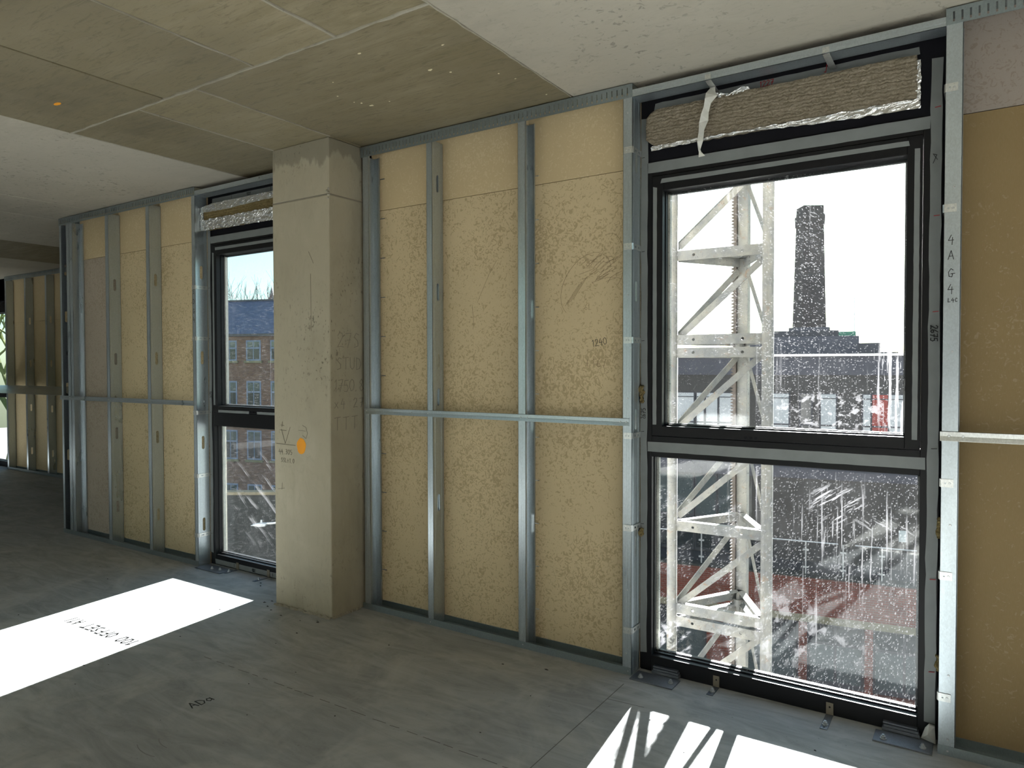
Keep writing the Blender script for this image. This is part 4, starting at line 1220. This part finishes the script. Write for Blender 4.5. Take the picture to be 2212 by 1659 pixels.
# --- opposite brick building
uA = (0.9845, 0.1757); A0 = (-5.48, 21.87)
ba = frame_thing('brick_building', 'red brick building with dark set-back upper storeys opposite the large window', 'building', A0, uA, GZ)
def bx(parent, nm, x0, x1, y0, y1, z0, z1, mat, bev=0):
    return MB().box(x0, x1, y0, y1, z0, z1).build(nm, mat, parent, bevel=bev)
bx(ba, 'spandrel_wall', -14, 12, 0, .35, -6.74, -5.50, 'red_brick')
bx(ba, 'coping', -14, 12, -.06, .42, -5.50, -5.42, 'parapet_dark')
bx(ba, 'stone_band', -14, 12, -.03, .3, -6.98, -6.74, 'stone_band')
for a, b in [(-14, -11.5), (-9.5, -9.2), (-7.2, -6.9), (-5.0, -4.7), (-2.61, -1.54), (0.37, 0.63), (2.35, 2.59), (4.4, 4.65), (6.4, 6.65), (8.5, 9.0), (10.8, 12)]:
    bx(ba, 'pier', a, b, 0, .35, GZ, -6.98, 'red_brick')
bx(ba, 'plinth', -14, 12, .02, .33, GZ, -9.12, 'red_brick')
gx = [-11.5, -9.5, -9.2, -7.2, -6.9, -5.0, -4.7, -2.61, -1.54, .37, .63, 2.35, 2.59, 4.4, 4.65, 6.4, 6.65, 8.5, 9.0, 10.8]
for i in range(0, len(gx), 2):
    a, b = gx[i], gx[i + 1]
    wn_ = bx(ba, 'window', a, b, .22, .25, -9.12, -6.98, 'dark_cladding')
    m_ = (a + b) / 2
    for c, d in ((a + .08, m_ - .04), (m_ + .04, b - .08)):
        bx(wn_, 'pane', c, d, .20, .22, -8.95, -7.75, 'grey_pane')
        bx(wn_, 'pane', c, d, .20, .22, -7.65, -7.10, 'dark_pane')
bx(ba, 'terrace_slab', -14, 12, .35, 2.2, -5.75, -5.45, 'dark_cladding')
bx(ba, 'building_core', -14, 12, .35, 10, GZ, -5.75, 'brown_cladding')
S = 1.8
bx(ba, 'upper_block', -14, 5.5, S + .12, 10, -5.45, 1.15, 'brown_cladding')
bx(ba, 'fascia', -14, 5.6, S, 10.1, 1.16, 1.82, 'fascia_purple')
bx(ba, 'roof_edge', -14, 5.7, S - .1, 10.2, 1.82, 1.90, 'steel_rail')
bx(ba, 'cladding_band', -14, 5.5, S + .06, S + .12, .5, 1.16, 'brown_cladding')
for a, b, mt in [(-4.0, -3.38, 'painted_sky_pane'), (-3.26, -3.01, 'painted_sky_pane'), (-2.92, -2.52, 'painted_sky_pane'), (-2.44, -1.85, 'painted_sky_pane'), (-.61, -.06, 'painted_sky_pane'), (.34, .68, 'dark_pane'), (1.0, 1.47, 'painted_sky_pane'), (2.33, 2.55, 'painted_sky_pane'), (2.61, 3.08, 'red_poster'), (3.13, 3.62, 'painted_sky_pane'), (4.0, 4.5, 'painted_sky_pane'), (-5.2, -4.5, 'painted_sky_pane'), (-6.4, -5.8, 'painted_sky_pane'), (-8.4, -7.2, 'painted_sky_pane')]:
    f = bx(ba, 'window', a - .05, b + .05, S + .04, S + .12, -1.55, .52, 'dark_cladding')
    bx(f, 'pane', a, b, S + .02, S + .045, -1.45, .49, mt)
    bx(f, 'glazing_bar', a, b, S + .005, S + .02, -.62, -.57, 'dark_cladding')
    bx(f, 'glazing_bar', a, b, S + .005, S + .02, .33, .36, 'dark_cladding')
for k in range(6):
    a = -6.6 + k * .82
    f = bx(ba, 'window', a, a + .80, S + .04, S + .12, -5.4, -2.5, 'dark_cladding')
    bx(f, 'pane', a + .05, a + .75, S + .02, S + .045, -5.3, -4.15, 'dark_pane')
    bx(f, 'pane', a + .05, a + .75, S + .02, S + .045, -4.05, -2.6, 'grey_pane')
bx(ba, 'cladding_band', -14, 5.5, S + .02, S + .12, -2.5, -1.9, 'fascia_purple')
bx(ba, 'notice', 3.45, 3.68, S + .09, S + .12, -4.48, -4.10, 'white_enamel')
# rooftop plant
for a, b, z0, z1, d, mt in [(-1.9, 2.3, 1.9, 2.62, 4.5, 'fascia_purple'), (-1.2, 1.6, 2.62, 2.86, 4.8, 'dark_cladding'), (-.2, 1.3, 2.86, 3.0, 5, 'fascia_purple'), (2.3, 3.0, 1.9, 2.34, 4.4, 'dark_cladding'), (1.6, 2.2, 2.62, 2.80, 4.8, 'green_bin')]:
    bx(ba, 'plant_housing', a, b, d, d + 2.5, z0, z1, mt)
MB().tube((2.15, 5.2, 2.6), (2.15, 5.2, 4.1), .025, .02, 6).build('aerial', 'steel_rail', ba)
bx(ba, 'roof_slope', 3.0, 3.6, 4.4, 6.9, 1.9, 2.0, 'dark_cladding')

bal = bpy.data.objects.new('glass_balustrade', None)
C.objects.link(bal)
attach(bal, ba)
MB().tube((-14, .15, -4.35), (1.55, .15, -4.35), .024, .024, 8).build('handrail', 'steel_rail', bal)
MB().tube((2.05, .15, -4.35), (12, .15, -4.35), .024, .024, 8).build('handrail', 'steel_rail', bal)
px_ = [-13.0 + 1.13 * k for k in range(23)]
px_ = [p_ + .15 - (-13.0 + 1.13 * 12) + .42 for p_ in px_]
for i, a in enumerate(px_):
    bx(bal, 'post', a - .02, a + .02, .13, .17, -5.42, -4.36, 'steel_rail')
    for z in (-5.2, -4.62):
        bx(bal, 'clamp', a - .09, a + .09, .12, .18, z - .025, z + .025, 'steel_rail')
    if i + 1 < len(px_):
        bx(bal, 'glass_panel', a + .05, px_[i + 1] - .05, .145, .155, -5.36, -4.45, 'clear_glass')

# --- chimney
ch = frame_thing('brick_chimney', 'tall tapering brick chimney stack against the white sky', 'chimney', (-16.53, 82.0), (0.84, 0.55), GZ)
def taper(x0, x1, z0, z1, n=4):
    a, b = x0 / 2, x1 / 2
    vs = [(-a, -a, z0), (a, -a, z0), (a, a, z0), (-a, a, z0), (-b, -b, z1), (b, -b, z1), (b, b, z1), (-b, b, z1)]
    return MB().add(vs, [(3, 2, 1, 0), (4, 5, 6, 7), (0, 1, 5, 4), (1, 2, 6, 5), (2, 3, 7, 6), (3, 0, 4, 7)])
taper(3.3, 2.20, GZ, 17.0).build('shaft', 'chimney_brick', ch)
taper(2.33, 2.41, 17.0, 18.2).build('corbel', 'chimney_brick', ch)
taper(2.2, 2.13, 18.2, 19.15).build('crown', 'chimney_brick', ch)

# --- brick terrace seen through window 2
uB = (0.9515, 0.3076)
bb = frame_thing('slate_roofed_building', 'old red brick building with slate roof and pale blue sash windows', 'building', (-38.5, 25.5), uB, GZ)
bx(bb, 'front_wall', -16, 14, 0, .4, GZ, 3.42, 'old_brick')
bx(bb, 'eaves_gutter', -16, 14, -.22, .1, 3.42, 3.58, 'dark_cladding')
MB().prism([(-.15, 3.55), (6.0, 6.3), (12, 3.55)], -16, 14, lambda u, v, w: (w, u, v)).build('roof', 'slate_roof', bb)
MB().box(-16, 14, 5.85, 6.15, 6.2, 6.36).build('ridge', 'dark_cladding', bb)
for row, (z0, z1) in enumerate([(1.90, 3.18), (-1.17, .63), (-4.32, -2.47), (-7.5, -5.86)]):
    for k in range(-8, 8):
        a = -.29 + 1.735 * k
        f = bx(bb, 'window', a, a + 1.05, -.02, .06, z0, z1, 'blue_window_frame')
        zm = z0 + (z1 - z0) * .62
        for c, d in ((a + .10, a + .49), (a + .56, a + .95)):
            bx(f, 'pane', c, d, -.03, -.015, z0 + .10, zm - .05, 'dark_pane')
            bx(f, 'pane', c, d, -.03, -.015, zm + .05, z1 - .10, 'grey_pane')
        bx(f, 'sill', a - .12, a + 1.17, -.10, .0, z0 - .14, z0, 'stone_band')

# --- dark parapet, street lamp
pd = frame_thing('boundary_wall', 'tall dark wall with pale coping seen through the narrow window', 'wall', (-17.1, 9.5), (0.84, 0.54), GZ)
bx(pd, 'wall', -3.0, 6, 0, .3, GZ, -2.08, 'parapet_dark')
bx(pd, 'coping', -3.1, 6.1, -.06, .3, -2.08, -2.0, 'stone_band')
sl = frame_thing('street_lamp', 'white street lamp head on an arm beyond the narrow window', 'street lamp', (-16.2, 9.55), (0.84, 0.54), GZ)
MB().tube((.85, -.6, GZ), (.85, -.6, -2.55), .07, .05, 10).build('pole', 'white_enamel', sl)
MB().tube((.85, -.6, -2.60), (.10, -.6, -2.66), .03, .03, 8).build('arm', 'white_enamel', sl)
MB().prism([(-.30, -2.70), (-.1, -2.73), (.08, -2.72), (.10, -2.65), (-.1, -2.645), (-.30, -2.69)], -.70, -.50, lambda u, v, w: (u, w, v)).build('lamp_head', 'white_enamel', sl, bevel=.01)
MB().tube((-.05, -.6, -2.63), (-.05, -.6, -2.56), .03, .02, 8).build('sensor_cap', 'white_enamel', sl)

# --- trees
def bare_tree(label, base, height, spread, seed, mat='bark', levels=6, group='bare trees beyond the buildings', r0=None):
    rt_ = random.Random(seed)
    t = thing('bare_tree', label, 'tree', base, group)
    trunk, br = MB(), MB()
    B = Vector(base)
    r0 = r0 or height * .012
    top = B + Vector((0, 0, height * .42))
    trunk.tube(B, top, r0 * 1.5, r0, 8)
    def grow(p, d, L, r, lv):
        q = p + d * L
        br.tube(p, q, r, r * .68, 5 if lv > 2 else 3)
        if lv == 0: return
        for _ in range(3 if lv > 2 else 2):
            nd = (d + Vector((rt_.uniform(-1, 1), rt_.uniform(-1, 1), rt_.uniform(-.1, .75))) * spread).normalized()
            grow(q, nd, L * rt_.uniform(.62, .86), r * .62, lv - 1)
    for k in range(5):
        a = k * 1.26 + rt_.uniform(-.3, .3)
        grow(top, Vector((math.cos(a) * .55, math.sin(a) * .55, 1)).normalized(), height * .17, r0 * .7, levels - 1)
    trunk.build('trunk', mat, t)
    br.build('branches', mat, t)
    return t
bare_tree('bare winter tree rising behind the slate roof', (-57.5, 39.3, GZ), 19.6, .55, 4, levels=6, r0=.2)
bare_tree('pale leafless tree outside the far left window, nearer one', (-30.0, 8.6, GZ), 16.0, .7, 9, 'leaf_pale', 6)
bare_tree('pale leafless tree outside the far left window, farther one', (-37.5, 12.6, GZ), 17.5, .7, 15, 'leaf_pale', 6)

sp = thing('church_spire', 'slender stone church spire beside the bare tree', 'spire', (-91.3, 68.7, GZ))
MB().tube((-91.3, 68.7, GZ), (-91.3, 68.7, 10.9), .8, .8, 8).build('tower', 'spire_stone', sp)
MB().tube((-91.3, 68.7, 10.9), (-91.3, 68.7, 13.8), .75, .03, 8).build('steeple', 'spire_stone', sp)
